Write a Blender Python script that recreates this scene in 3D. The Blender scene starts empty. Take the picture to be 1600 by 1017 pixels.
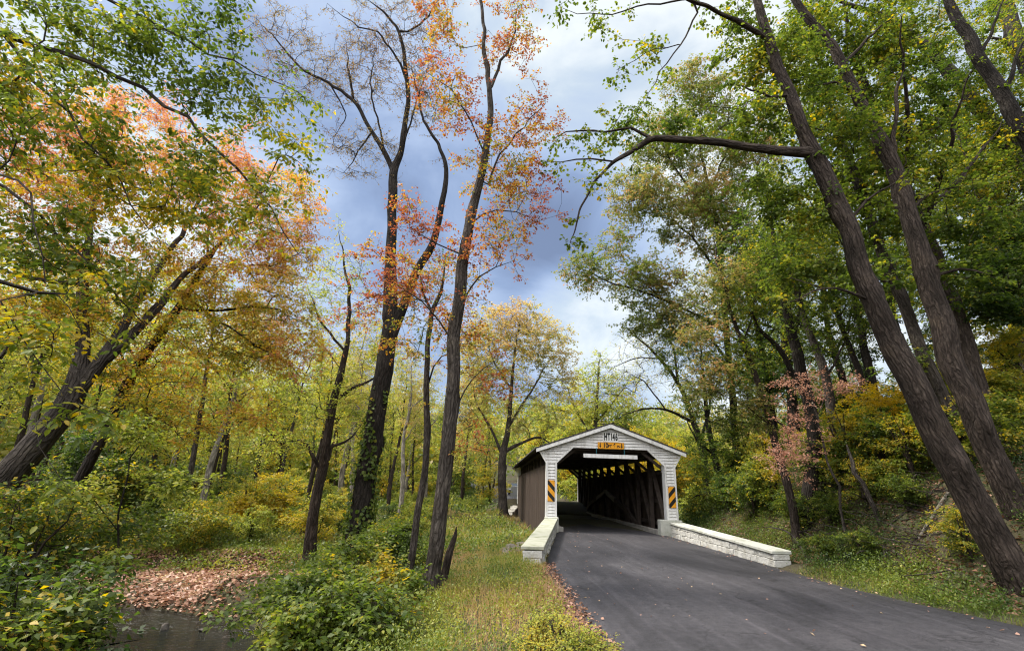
import bpy, math, random, time
import numpy as np
from mathutils import Matrix, Vector
T0 = time.time()
sc = bpy.context.scene
COL = sc.collection
R = math.radians

# ------------------------------------------------------------------ camera
F = 780.0
def _n(v):
    v = np.array(v, float); return v / np.linalg.norm(v)
_Y = _n([765 - 800, -(762 - 508.5), -F]); _Z = _n(np.cross(_n([1, -0.033, 0]), _Y)); _X = _n(np.cross(_Y, _Z))
CM = np.array([_X, _Y, _Z]); CP = np.array([0, 0, 1.7])
cam = bpy.data.cameras.new('camera'); cam.sensor_width = 36; cam.lens = 36 * F / 1600; cam.clip_start = .1; cam.clip_end = 3000
co = bpy.data.objects.new('camera', cam); COL.objects.link(co)
mw = Matrix.Identity(4)
for i in range(3):
    for j in range(3): mw[i][j] = CM[i][j]
    mw[i][3] = CP[i]
co.matrix_world = mw; sc.camera = co
def ray(px, py): return CM @ np.array([px - 800, -(py - 508.5), -F])
def at(px, py, Y):
    d = ray(px, py); return CP + d * (Y / d[1])
def ppm(p):
    return float(-(CM.T @ (np.asarray(p) - CP))[2]) / F          # metres per photo pixel at a point

# ------------------------------------------------------------------ light, sky, exposure
SUN_EL, SUN_AZ = 58, 285                                   # azimuth from +Y clockwise: high on the left, a little ahead
sd = Vector((math.sin(R(SUN_AZ)) * math.cos(R(SUN_EL)), math.cos(R(SUN_AZ)) * math.cos(R(SUN_EL)), math.sin(R(SUN_EL))))
sun = bpy.data.lights.new('sun', 'SUN'); sun.energy = 2.4; sun.angle = R(14); sun.color = (1, .94, .85)
so = bpy.data.objects.new('sun', sun); COL.objects.link(so); so.rotation_euler = sd.to_track_quat('Z', 'Y').to_euler()
w = bpy.data.worlds.new('World'); sc.world = w; w.use_nodes = True
nt = w.node_tree; nt.nodes.clear()
def N(t, ty, **kw):
    n = t.nodes.new(ty)
    for k, v in kw.items():
        if k in n.inputs.keys(): n.inputs[k].default_value = v
        else: setattr(n, k, v)
    return n
def L(t, a, ao, b, bi): t.links.new(a.outputs[ao], b.inputs[bi])
def ramp(t, stops, interp='LINEAR'):
    r = t.nodes.new('ShaderNodeValToRGB'); e = r.color_ramp; e.interpolation = interp
    while len(e.elements) < len(stops): e.elements.new(.5)
    for el, (p, c) in zip(e.elements, stops): el.position = p; el.color = (*c, 1)
    return r
tc = N(nt, 'ShaderNodeTexCoord'); sky = N(nt, 'ShaderNodeTexSky', sky_type='NISHITA', sun_disc=False, sun_elevation=R(SUN_EL), sun_rotation=R(SUN_AZ))
mp = N(nt, 'ShaderNodeMapping'); mp.inputs['Scale'].default_value = (1.0, 1.0, 1.9); L(nt, tc, 'Generated', mp, 0)
nz = N(nt, 'ShaderNodeTexNoise', Scale=2.6, Detail=7.0, Roughness=.55, Distortion=.5); L(nt, mp, 0, nz, 0)
acc = None
def mathn(op, a, b, clamp=False):
    m = nt.nodes.new('ShaderNodeMath'); m.operation = op; m.use_clamp = clamp
    for i, v in enumerate((a, b)):
        if isinstance(v, (int, float)): m.inputs[i].default_value = v
        else: nt.links.new(v, m.inputs[i])
    return m.outputs[0]
val = mathn('MULTIPLY_ADD', nz.outputs[0], 1.5); val.node.inputs[2].default_value = -.35
for (px, py, width, amt) in ((985, 60, 14, .36), (910, 510, 6, .5), (895, 390, 9, -.34), (470, 200, 16, -.16), (800, 20, 13, .12), (60, 480, 20, .6), (1450, 450, 24, .6), (600, 60, 9, .18), (850, 290, 8, -.12)):
    d = _n(ray(px, py))
    vm = N(nt, 'ShaderNodeVectorMath', operation='DOT_PRODUCT'); nt.links.new(tc.outputs['Generated'], vm.inputs[0]); vm.inputs[1].default_value = tuple(d)
    mr = N(nt, 'ShaderNodeMapRange', interpolation_type='SMOOTHERSTEP'); nt.links.new(vm.outputs['Value'], mr.inputs[0])
    mr.inputs[1].default_value = math.cos(R(width * 1.6)); mr.inputs[2].default_value = 1; mr.inputs[3].default_value = 0; mr.inputs[4].default_value = amt
    val = mathn('ADD', val, mr.outputs[0])
cr = ramp(nt, [(0, (.072, .094, .150)), (.3, (.112, .150, .232)), (.55, (.185, .23, .315)), (.78, (.245, .285, .325)), (1, (.37, .39, .39))]); nt.links.new(val, cr.inputs[0])
b1 = N(nt, 'ShaderNodeBackground', Strength=.1); L(nt, sky, 0, b1, 0)
b2 = N(nt, 'ShaderNodeBackground', Strength=1.0); L(nt, cr, 0, b2, 0)
vm = N(nt, 'ShaderNodeVectorMath', operation='DOT_PRODUCT'); nt.links.new(tc.outputs['Generated'], vm.inputs[0]); vm.inputs[1].default_value = tuple(_n((-.25, -.62, .74)))   # unseen glow added to the sky overhead and behind as fill light
mr = N(nt, 'ShaderNodeMapRange', interpolation_type='SMOOTHSTEP'); nt.links.new(vm.outputs['Value'], mr.inputs[0])
for i_, v_ in ((1, .38), (2, .9), (3, 0.0), (4, 1.3)): mr.inputs[i_].default_value = v_
nt.links.new(mr.outputs[0], (b3 := N(nt, 'ShaderNodeBackground', Color=(.98, .95, .90, 1))).inputs['Strength'])
mx = N(nt, 'ShaderNodeMixShader', Fac=.88); L(nt, b1, 0, mx, 1); ash = N(nt, 'ShaderNodeAddShader'); L(nt, b2, 0, ash, 0); L(nt, b3, 0, ash, 1); L(nt, ash, 0, mx, 2)
wo = N(nt, 'ShaderNodeOutputWorld'); L(nt, mx, 0, wo, 0)
vs = sc.view_settings; vs.view_transform = 'Standard'; vs.look = 'None'; vs.gamma = 1; vs.exposure = 1.45
sc.render.engine = 'CYCLES'; cy = sc.cycles
cy.max_bounces = 9; cy.diffuse_bounces = 6; cy.glossy_bounces = 2; cy.transmission_bounces = 4; cy.transparent_max_bounces = 4
cy.use_denoising = True; cy.denoising_prefilter = 'ACCURATE'; cy.filter_width = 1.15; cy.sample_clamp_indirect = 8; cy.caustics_reflective = False; cy.caustics_refractive = False
w.light_settings.distance = 10

# ------------------------------------------------------------------ helpers
rng = np.random.default_rng(7)
def sm(x): x = np.clip(x, 0, 1); return x * x * (3 - 2 * x)
_tab = np.random.default_rng(3).random((64, 64, 64))
def noise(p, s=1.0, off=0.0):
    p = np.asarray(p, float) / s + off + 31.7
    i = np.floor(p).astype(int); f = p - i; f = f * f * (3 - 2 * f); i &= 63; j = (i + 1) & 63
    r = 0
    for a in (0, 1):
        for b in (0, 1):
            for c in (0, 1):
                wgt = (f[..., 0] if a else 1 - f[..., 0]) * (f[..., 1] if b else 1 - f[..., 1]) * (f[..., 2] if c else 1 - f[..., 2])
                r = r + wgt * _tab[(j if a else i)[..., 0], (j if b else i)[..., 1], (j if c else i)[..., 2]]
    return r
def unit(v): return v / np.maximum(np.linalg.norm(v, axis=-1, keepdims=True), 1e-9)
def tag(o, label=None, cat=None, group=None, kind=None):
    for k, v in (('label', label), ('category', cat), ('group', group), ('kind', kind)):
        if v: o[k] = v
    return o
def empty(name, loc, rz=0):
    o = bpy.data.objects.new(name, None); COL.objects.link(o); o.location = loc; o.rotation_euler.z = rz; o.empty_display_size = .2; return o
def link(name, me, mat=None, parent=None):
    o = bpy.data.objects.new(name, me); COL.objects.link(o)
    if mat: me.materials.append(mat)
    if parent: o.parent = parent
    return o
def qmesh(name, V, Q, t=None, smooth=False, vecattr=None):
    """mesh from (n,3) vertices and (m,4) quads, with an optional value per face and vector per vertex"""
    me = bpy.data.meshes.new(name); V = np.asarray(V, np.float32); Q = np.asarray(Q, np.int32)
    me.vertices.add(len(V)); me.vertices.foreach_set('co', V.ravel())
    me.loops.add(Q.size); me.loops.foreach_set('vertex_index', Q.ravel())
    me.polygons.add(len(Q)); me.polygons.foreach_set('loop_start', np.arange(0, Q.size, 4, dtype=np.int32))
    if smooth: me.polygons.foreach_set('use_smooth', np.ones(len(Q), bool))
    if t is not None:
        a = me.attributes.new('t', 'FLOAT', 'FACE'); a.data.foreach_set('value', np.asarray(t, np.float32))
    if vecattr is not None:
        a = me.attributes.new('bark', 'FLOAT_VECTOR', 'POINT'); a.data.foreach_set('vector', np.asarray(vecattr, np.float32).ravel())
    me.update(calc_edges=True); return me
class MB:
    """collects boxes, prisms and tubes into one mesh"""
    def __init__(s): s.v = []; s.f = []
    def add(s, vs, fs):
        o = len(s.v); s.v += [tuple(map(float, v)) for v in vs]; s.f += [tuple(i + o for i in f) for f in fs]; return s
    def box(s, x0, x1, y0, y1, z0, z1, j=0):
        vs = [(x, y, z) for z in (z0, z1) for y in (y0, y1) for x in (x0, x1)]
        if j: vs = [tuple(c + random.uniform(-j, j) for c in v) for v in vs]
        return s.add(vs, [(0, 2, 3, 1), (4, 5, 7, 6), (0, 1, 5, 4), (2, 6, 7, 3), (0, 4, 6, 2), (1, 3, 7, 5)])
    def bar(s, a, b, wx, wz, up=(0, 0, 1)):
        a = np.array(a, float); b = np.array(b, float); d = _n(b - a); u = np.array(up, float)
        if abs(d @ u) > .95: u = np.array([0, 1, 0.])
        sx = _n(np.cross(d, u)) * wx / 2; sz = _n(np.cross(sx, d)) * wz / 2
        vs = [p + i * sx + k * sz for p in (a, b) for k in (-1, 1) for i in (-1, 1)]
        return s.add(vs, [(0, 2, 3, 1), (4, 5, 7, 6), (0, 1, 5, 4), (2, 6, 7, 3), (0, 4, 6, 2), (1, 3, 7, 5)])
    def prism(s, poly, y0, y1, axis='y'):
        n = len(poly); f = (lambda a, b, y: (a, y, b)) if axis == 'y' else ((lambda a, b, y: (y, a, b)) if axis == 'x' else (lambda a, b, y: (a, b, y)))
        vs = [f(a, b, y0) for a, b in poly] + [f(a, b, y1) for a, b in poly]
        return s.add(vs, [tuple(range(n))[::-1], tuple(range(n, 2 * n))] + [(i, (i + 1) % n, n + (i + 1) % n, n + i) for i in range(n)])
    def cyl(s, a, b, r, n=10, r2=None):
        a = np.array(a, float); b = np.array(b, float); d = _n(b - a); u = np.array([0, 0, 1.]) if abs(d[2]) < .9 else np.array([1., 0, 0])
        e = _n(np.cross(d, u)); g = np.cross(d, e); r2 = r if r2 is None else r2
        vs = [p + rr * (math.cos(q) * e + math.sin(q) * g) for p, rr in ((a, r), (b, r2)) for q in np.arange(n) * 2 * math.pi / n]
        return s.add(vs, [tuple(range(n))[::-1], tuple(range(n, 2 * n))] + [(i, (i + 1) % n, n + (i + 1) % n, n + i) for i in range(n)])
    def build(s, name, mat, parent=None, loc=None, bevel=0, smooth=False):
        me = bpy.data.meshes.new(name); vs = s.v
        if loc is not None: vs = [(v[0] - loc[0], v[1] - loc[1], v[2] - loc[2]) for v in vs]
        me.from_pydata(vs, [], s.f); me.validate(); me.update()
        import bmesh
        bm = bmesh.new(); bm.from_mesh(me); bmesh.ops.recalc_face_normals(bm, faces=bm.faces)
        if bevel: bmesh.ops.bevel(bm, geom=list(bm.edges), offset=bevel, segments=1, affect='EDGES', clamp_overlap=True)
        bm.to_mesh(me); bm.free()
        if smooth: me.polygons.foreach_set('use_smooth', np.ones(len(me.polygons), bool))
        o = link(name, me, mat, parent)
        if loc is not None and parent is None: o.location = loc
        return o

# ------------------------------------------------------------------ materials
MATS = {}
def mat(name):
    m = bpy.data.materials.new(name); m.use_nodes = True; t = m.node_tree
    return m, t, t.nodes['Principled BSDF'], t.nodes['Material Output']
def leafmat(name, stops, trans=.5, rough=.5):
    m, t, p, o = mat(name)
    a = N(t, 'ShaderNodeAttribute', attribute_name='t'); r = ramp(t, stops); L(t, a, 'Fac', r, 0)
    L(t, r, 0, p, 'Base Color'); p.inputs['Roughness'].default_value = rough; p.inputs['Specular IOR Level'].default_value = .35
    g = N(t, 'ShaderNodeHueSaturation', Saturation=1.12, Value=1.55); L(t, r, 0, g, 'Color')
    tr = N(t, 'ShaderNodeBsdfTranslucent'); L(t, g, 0, tr, 0)
    x = N(t, 'ShaderNodeMixShader', Fac=trans); L(t, p, 0, x, 1); L(t, tr, 0, x, 2); L(t, x, 0, o, 0)
    MATS[name] = m; return m
GR = (.042, .072, .015); GD = (.025, .050, .014); GM = (.085, .125, .022); GB = (.165, .205, .036); YG = (.30, .29, .05); YL = (.50, .36, .055); OR = (.50, .23, .06); RD = (.36, .115, .06); PK = (.52, .24, .16); BR = (.17, .10, .05); TN = (.36, .26, .12)
leafmat('leaf_green', [(0, GD), (.35, GR), (.65, GM), (.9, GB), (1, YL)])
leafmat('leaf_bright', [(0, GR), (.3, GM), (.65, GB), (.85, YG), (1, YL)])
leafmat('leaf_orange', [(0, GB), (.22, YG), (.46, YL), (.68, (.50, .28, .07)), (.85, (.50, .24, .11)), (1, PK)])
leafmat('leaf_red', [(0, GM), (.2, YG), (.38, (.46, .27, .06)), (.6, (.34, .14, .05)), (.8, (.25, .075, .042)), (1, (.28, .11, .075))])
leafmat('leaf_yellow', [(0, GM), (.25, GB), (.5, (.30, .34, .06)), (.8, (.42, .40, .09)), (1, YL)])
leafmat('leaf_gold', [(0, GB), (.25, YG), (.6, YL), (1, (.52, .36, .04))])
leafmat('leaf_tan', [(0, GB), (.3, (.36, .34, .08)), (.65, (.46, .36, .15)), (1, (.42, .26, .11))])
leafmat('leaf_olive', [(0, GM), (.4, (.15, .18, .045)), (.65, (.22, .21, .06)), (.85, (.30, .22, .08)), (1, (.40, .22, .10))])
leafmat('leaf_pink', [(0, (.24, .13, .07)), (.35, (.40, .21, .15)), (.7, (.48, .28, .21)), (1, (.50, .38, .25))])
leafmat('leaf_brown', [(0, (.08, .05, .025)), (.5, BR), (1, (.26, .19, .07))])
leafmat('grass_mix', [(0, GM), (.3, GB), (.52, (.29, .26, .07)), (.78, (.42, .30, .12)), (1, (.45, .30, .15))], .35)
leafmat('herb_mix', [(0, GD), (.3, GR), (.55, GM), (.8, GB), (1, YG)], .35)
leafmat('litter', [(0, (.09, .05, .03)), (.3, (.20, .105, .06)), (.55, (.34, .18, .12)), (.8, (.45, .27, .20)), (1, (.5, .36, .2))], .2)
def barkmat(name, c0, c1, c2, sc_=1.0, bump=1.0):
    m, t, p, o = mat(name)
    a = N(t, 'ShaderNodeAttribute', attribute_name='bark')
    mpn = N(t, 'ShaderNodeMapping'); mpn.inputs['Scale'].default_value = (20 * sc_, 20 * sc_, 5.5 * sc_); L(t, a, 'Vector', mpn, 0)
    n1 = N(t, 'ShaderNodeTexNoise', Scale=1.0, Detail=5.0, Roughness=.6, Distortion=.9); L(t, mpn, 0, n1, 0)
    mv = N(t, 'ShaderNodeMapping'); mv.inputs['Scale'].default_value = (17 * sc_, 17 * sc_, 2.1 * sc_); wn = N(t, 'ShaderNodeTexNoise', Scale=5.0, Detail=3.0); L(t, a, 'Vector', wn, 0); wv = N(t, 'ShaderNodeVectorMath', operation='MULTIPLY_ADD'); L(t, wn, 1, wv, 0); wv.inputs[1].default_value = (.09, .09, .3); L(t, a, 'Vector', wv, 2); L(t, wv, 0, mv, 0)
    v = N(t, 'ShaderNodeTexVoronoi', feature='DISTANCE_TO_EDGE', Scale=.8); L(t, mv, 0, v, 0)
    n2 = N(t, 'ShaderNodeTexNoise', Scale=1.6, Detail=3.0); L(t, a, 'Vector', n2, 0)
    r = ramp(t, [(.25, c0), (.52, c1), (.8, c2)]); L(t, n1, 0, r, 0)
    r2 = ramp(t, [(.3, (.55, .55, .52)), (.55, (1, 1, 1)), (.72, (1.5, 1.5, 1.38))]); L(t, n2, 0, r2, 0)
    mm = N(t, 'ShaderNodeMix', data_type='RGBA', blend_type='MULTIPLY'); mm.inputs[0].default_value = 1; t.links.new(r.outputs[0], mm.inputs[6]); t.links.new(r2.outputs[0], mm.inputs[7])
    vr = ramp(t, [(.0, (.35, .35, .35)), (.22, (1, 1, 1))]); L(t, v, 0, vr, 0)
    m2 = N(t, 'ShaderNodeMix', data_type='RGBA', blend_type='MULTIPLY'); m2.inputs[0].default_value = .6; t.links.new(mm.outputs[2], m2.inputs[6]); t.links.new(vr.outputs[0], m2.inputs[7])
    t.links.new(m2.outputs[2], p.inputs['Base Color']); p.inputs['Roughness'].default_value = .9; p.inputs['Specular IOR Level'].default_value = .15
    ad = N(t, 'ShaderNodeMath', operation='ADD'); t.links.new(n1.outputs[0], ad.inputs[0]); t.links.new(vr.outputs[0], ad.inputs[1])
    b = N(t, 'ShaderNodeBump', Strength=.9 * bump, Distance=.045); L(t, ad, 0, b, 'Height'); L(t, b, 0, p, 'Normal')
    MATS[name] = m
barkmat('bark_dark', (.014, .011, .010), (.033, .027, .023), (.07, .058, .05))
barkmat('bark_grey', (.03, .025, .021), (.074, .061, .052), (.15, .128, .11))
barkmat('bark_brown', (.022, .016, .013), (.056, .042, .034), (.115, .09, .074))
barkmat('bark_pale', (.14, .12, .10), (.26, .23, .19), (.42, .39, .34), .5, .5)
def pm(name, base, rough=.8, var=.25, scale=6.0, bump=.2, bscale=40, spec=.3, stretch=(1, 1, 1), dark=None, metal=0, dist=.01):
    """painted / raw surface with noise in colour and relief, object coordinates"""
    m, t, p, o = mat(name)
    c = N(t, 'ShaderNodeTexCoord'); mpn = N(t, 'ShaderNodeMapping'); mpn.inputs['Scale'].default_value = stretch; L(t, c, 'Object', mpn, 0)
    n1 = N(t, 'ShaderNodeTexNoise', Scale=scale, Detail=6.0, Roughness=.62); L(t, mpn, 0, n1, 0)
    b0 = np.array(base); d0 = np.array(dark) if dark else b0 * (1 - var * 1.6)
    r = ramp(t, [(.28, tuple(d0)), (.5, tuple(b0)), (.75, tuple(np.minimum(b0 * (1 + var), .85)))]); L(t, n1, 0, r, 0); L(t, r, 0, p, 'Base Color')
    p.inputs['Roughness'].default_value = rough; p.inputs['Specular IOR Level'].default_value = spec; p.inputs['Metallic'].default_value = metal
    n2 = N(t, 'ShaderNodeTexNoise', Scale=bscale, Detail=4.0); L(t, mpn, 0, n2, 0)
    b = N(t, 'ShaderNodeBump', Strength=bump, Distance=dist); L(t, n2, 0, b, 'Height'); L(t, b, 0, p, 'Normal')
    MATS[name] = m; return m
m = pm('white_paint', (.74, .73, .72), .6, .05, 1.6, .15, 30, dark=(.52, .51, .49), stretch=(3, 3, .6))
t = m.node_tree; p = t.nodes['Principled BSDF']; c = N(t, 'ShaderNodeTexCoord'); q = N(t, 'ShaderNodeMapping'); q.inputs['Scale'].default_value = (9, 9, 1.1); L(t, c, 'Object', q, 0); n1 = N(t, 'ShaderNodeTexNoise', Scale=1.3, Detail=7.0, Roughness=.7); L(t, q, 0, n1, 0)
r1 = ramp(t, [(.3, (.52, .49, .44)), (.45, (.93, .92, .90)), (.6, (1, 1, 1))]); L(t, n1, 0, r1, 0); x = N(t, 'ShaderNodeMix', data_type='RGBA', blend_type='MULTIPLY'); x.inputs[0].default_value = .55
old = p.inputs['Base Color'].links[0].from_socket; t.links.new(old, x.inputs[6]); t.links.new(r1.outputs[0], x.inputs[7]); t.links.new(x.outputs[2], p.inputs['Base Color'])
pm('plank_dark', (.064, .047, .038), .9, .45, 3.0, .5, 14, stretch=(6, 6, .5), dark=(.022, .017, .014), spec=.15)
pm('timber_dark', (.06, .046, .038), .85, .35, 4.0, .4, 16)
pm('timber_grey', (.22, .20, .175), .85, .3, 5.0, .4, 16)
pm('kerb_timber', (.27, .255, .23), .8, .25, 4.0, .4, 16)
pm('shingle', (.06, .055, .05), .9, .35, 8.0, .6, 20)
pm('sign_orange', (.75, .33, .02), .4, .08, 5.0, .03, 30)
pm('sign_white', (.72, .72, .70), .5, .05, 5.0, .03, 30)
pm('ink_black', (.012, .012, .012), .5, .1)
pm('sign_grey', (.34, .35, .36), .45, .1, 4.0, .03, 30, metal=.5)
pm('cord_teal', (.04, .2, .25), .6)
pm('stone_white', (.45, .44, .405), .9, .15, 3.2, .9, 11, dark=(.26, .245, .20), dist=.04)
pm('cap_concrete', (.34, .34, .27), .9, .2, 2.6, .5, 24, dark=(.19, .21, .12))
pm('cap_pale', (.44, .44, .39), .9, .15, 2.6, .5, 24, dark=(.25, .26, .19))
pm('stone_dark', (.12, .105, .09), .9, .4, 3.0, .6, 12, dist=.03)
pm('stone_mixed', (.42, .40, .36), .9, .3, 5.0, .6, 14, dark=(.12, .11, .1), dist=.03)
pm('dead_wood', (.20, .165, .14), .9, .4, 6.0, .6, 25, stretch=(1, 1, 1))
pm('car_paint', (.02, .022, .028), .25, .1, spec=.5); pm('car_glass', (.03, .04, .05), .08, .1, spec=.6); pm('tyre_rubber', (.02, .02, .02), .9); pm('lamp_glass', (.7, .7, .7), .15)

# ------------------------------------------------------------------ terrain
RL = np.array([(-40, .2), (-15, 1.0), (0, 1.3), (6.4, 1.36), (12.5, 1.36), (15, 1.7), (23, 2.95), (46.5, 2.95), (55, 2.4), (65, 1.2), (76, -.8), (95, -7), (120, -20)])
RR = np.array([(-40, 16), (-15, 13), (0, 10.4), (8.2, 8.15), (9.5, 7.8), (11.2, 7.5), (13.4, 7.55), (23, 7.8), (46.5, 7.8), (55, 8.0), (65, 7.4), (76, 6.2), (95, 1.5), (120, -11)])
def roadL(y): return np.interp(y, RL[:, 0], RL[:, 1])
def roadR(y): return np.interp(y, RR[:, 0], RR[:, 1])
def roadz(y): return np.interp(y, [-50, 46, 60, 80, 130], [0, 0, .15, 1.1, 4.5])
CRK = np.array([(60, 40), (35, 36), (5, 35), (-8, 31), (-17, 26), (-18, 19.5), (-14, 14.2), (-7, 12.2), (-4.8, 7), (-5, 1), (-9, -12), (-30, -30)], float)
def dcreek(X, Y):
    d = np.full(np.shape(X), 1e9)
    for a, b in zip(CRK[:-1], CRK[1:]):
        ab = b - a; tt = np.clip(((X - a[0]) * ab[0] + (Y - a[1]) * ab[1]) / (ab @ ab), 0, 1)
        d = np.minimum(d, np.hypot(X - a[0] - tt * ab[0], Y - a[1] - tt * ab[1]))
    return d
WZ = -1.5
def ground(X, Y):
    X = np.asarray(X, float); Y = np.asarray(Y, float); P = np.stack([X, Y, X * 0], -1)
    e = roadL(Y); f = roadR(Y); dl = np.maximum(e - X, 0); dr = np.maximum(X - f, 0)
    n1 = noise(P, 2.2) - .5; n2 = noise(P, .7, 9) - .5; n3 = noise(P, 9, 4) - .5
    zl = -.05 - .45 * sm((dl - .3) / 3.2) - .25 * sm((dl - 4) / 5)
    near = sm((30 - Y) / 7)
    hill = (.15 * sm(dr / 1.2) + 2.5 * sm((dr - 1.0) / 3.6) + 4.5 * sm((dr - 4) / 10) + 8 * sm((dr - 12) / 25)) 
    zr = -.03 + hill * near + (1 - near) * (-.8 * sm(dr / 4))
    z = np.where(X < (e + f) / 2, zl, zr)
    r = np.hypot(X * np.where(X > 0, .55, 1), Y)
    z = z + .028 * np.maximum(r - 24, 0) + 26 * sm((r - 75) / 150) + 1.2 * n3 * sm((r - 20) / 20) + (.28 * n1 + .12 * n2) * sm((dl + dr) / 1.5)
    dc = dcreek(X, Y) + .7 * n1 - .5 * sm((14 - Y) / 3) * sm((-3 - X) / 2)
    z = z + (np.minimum(z, -1.95) - z) * (1 - sm((dc - 1.5) / 1.5))
    wb = 1 - sm((np.hypot((X + 9.6) / 4.3, (Y - 17.0) / 2.7) + .35 * n1 - .72) / .38)
    z = z + (-1.30 + .07 * n2 + .04 * (Y - 16.5) - z) * wb
    inr = np.minimum(X - e, f - X)
    wr = sm((inr + .35) / .35) * np.where((Y > 23.2) & (Y < 46.3), 0, 1)
    z = z + (roadz(Y) - .07 - z) * wr
    z = np.where((inr > -2.2) & (inr < .2) & (Y > 23) & (Y < 47) & (X < 5), np.minimum(z, -.5), z)
    return z
gx = np.sinh(np.linspace(-1, 1, 420) * 5.2) / math.sinh(5.2) * 420; gx = gx[np.abs(gx) < 420.1]
u = np.linspace(-1, 1, 520); gx = 24 * u + 400 * np.sign(u) * np.abs(u) ** 7 ; gy = 13 + 30 * u + 400 * np.sign(u) * np.abs(u) ** 7
GX, GY = np.meshgrid(gx, gy); GZ = ground(GX, GY); n = len(u)
idx = np.arange(n * n).reshape(n, n)
Q = np.stack([idx[:-1, :-1], idx[:-1, 1:], idx[1:, 1:], idx[1:, :-1]], -1).reshape(-1, 4)
m, t, p, o = mat('soil')
c = N(t, 'ShaderNodeTexCoord'); n1 = N(t, 'ShaderNodeTexNoise', Scale=.35, Detail=8.0, Roughness=.6); L(t, c, 'Object', n1, 0)
n2 = N(t, 'ShaderNodeTexNoise', Scale=9.0, Detail=5.0, Roughness=.7); L(t, c, 'Object', n2, 0)
r1 = ramp(t, [(.3, (.035, .05, .015)), (.5, (.05, .048, .02)), (.7, (.042, .029, .018))]); L(t, n1, 0, r1, 0)
r2 = ramp(t, [(.3, (.45, .42, .4)), (.7, (1.5, 1.4, 1.3))]); L(t, n2, 0, r2, 0)
mm = N(t, 'ShaderNodeMix', data_type='RGBA', blend_type='MULTIPLY'); mm.inputs[0].default_value = 1; t.links.new(r1.outputs[0], mm.inputs[6]); t.links.new(r2.outputs[0], mm.inputs[7]); t.links.new(mm.outputs[2], p.inputs['Base Color'])
p.inputs['Roughness'].default_value = .95; b = N(t, 'ShaderNodeBump', Strength=.8, Distance=.06); L(t, n2, 0, b, 'Height'); L(t, b, 0, p, 'Normal')
tag(link('ground', qmesh('ground', np.stack([GX, GY, GZ], -1).reshape(-1, 3), Q, smooth=True), m), kind='structure')

# road: a sheet of fresh asphalt, and the same sheet carried through the bridge
m, t, p, o = mat('asphalt')
c = N(t, 'ShaderNodeTexCoord')
def rn(scale, stretch=(1, 1, 1), det=5.0, rough=.6, dis=0.0, rot=0):
    q = N(t, 'ShaderNodeMapping'); q.inputs['Scale'].default_value = stretch; q.inputs['Rotation'].default_value = (0, 0, R(rot)); L(t, c, 'Object', q, 0)
    x = N(t, 'ShaderNodeTexNoise', Scale=scale, Detail=det, Roughness=rough, Distortion=dis); L(t, q, 0, x, 0); return x
def mul(a_, ao, b_, bo):
    x = N(t, 'ShaderNodeMix', data_type='RGBA', blend_type='MULTIPLY'); x.inputs[0].default_value = 1; t.links.new(a_.outputs[ao], x.inputs[6]); t.links.new(b_.outputs[bo], x.inputs[7]); return x
n1 = rn(.45, (1.2, .5, 1), 7.0, .62, .8, 12); r1 = ramp(t, [(.3, (.018, .017, .0195)), (.46, (.034, .032, .0365)), (.6, (.050, .047, .052)), (.76, (.088, .083, .088))]); L(t, n1, 0, r1, 0)
n2 = rn(1.0, (7, .28, 1), 5.0, .6, .4, 6); r2 = ramp(t, [(.38, (.86, .86, .86)), (.55, (1, 1, 1)), (.74, (1.5, 1.48, 1.46))]); L(t, n2, 0, r2, 0)
n3 = rn(95, det=2.0); r3 = ramp(t, [(.32, (.55, .55, .55)), (.5, (1, 1, 1)), (.66, (1.35, 1.34, 1.32)), (.76, (2.6, 2.5, 2.4))]); L(t, n3, 0, r3, 0)
n4 = rn(9, det=6.0, rough=.75); r4 = ramp(t, [(.35, (.72, .72, .72)), (.5, (1, 1, 1)), (.7, (1.28, 1.27, 1.25))]); L(t, n4, 0, r4, 0)
q = N(t, 'ShaderNodeMapping'); q.inputs['Scale'].default_value = (.5, .22, 1); L(t, c, 'Object', q, 0); wn = N(t, 'ShaderNodeTexNoise', Scale=2.0, Detail=4.0); L(t, c, 'Object', wn, 0)
wa = N(t, 'ShaderNodeVectorMath', operation='MULTIPLY_ADD'); L(t, wn, 1, wa, 0); wa.inputs[1].default_value = (.5, .5, 0); L(t, q, 0, wa, 2)
vo = N(t, 'ShaderNodeTexVoronoi', feature='DISTANCE_TO_EDGE', Scale=1.0); L(t, wa, 0, vo, 0); rc = ramp(t, [(0, (.45, .45, .45)), (.007, (1, 1, 1))]); L(t, vo, 0, rc, 0)
y_ = mul(mul(mul(mul(r1, 0, r2, 0), 2, r3, 0), 2, r4, 0), 2, rc, 0); t.links.new(y_.outputs[2], p.inputs['Base Color'])
p.inputs['Roughness'].default_value = .68; p.inputs['Specular IOR Level'].default_value = .35; b = N(t, 'ShaderNodeBump', Strength=.6, Distance=.008); L(t, n3, 0, b, 'Height'); L(t, b, 0, p, 'Normal')
ys = np.concatenate([np.arange(-38, 24, .25), np.arange(24, 47, 1.), np.arange(47, 119, 1.)]); k = 25
V = []
for y in ys:
    s = np.linspace(0, 1, k); wob = .06 * (noise(np.array([[0, y, 0]]), .5)[0] - .5) + .10 * (noise(np.array([[5, y, 0]]), 1.9)[0] - .5)
    if 23 < y < 46.6: wob = 0
    x0 = roadL(y) + wob; x1 = roadR(y) - wob; x = x0 + (x1 - x0) * s
    zz = roadz(y) + .05 * np.sin(s * math.pi) - .05 * (np.abs(2 * s - 1) > .99)
    V.append(np.stack([x, x * 0 + y, zz], -1))
idx = np.arange(len(ys) * k).reshape(len(ys), k)
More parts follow.
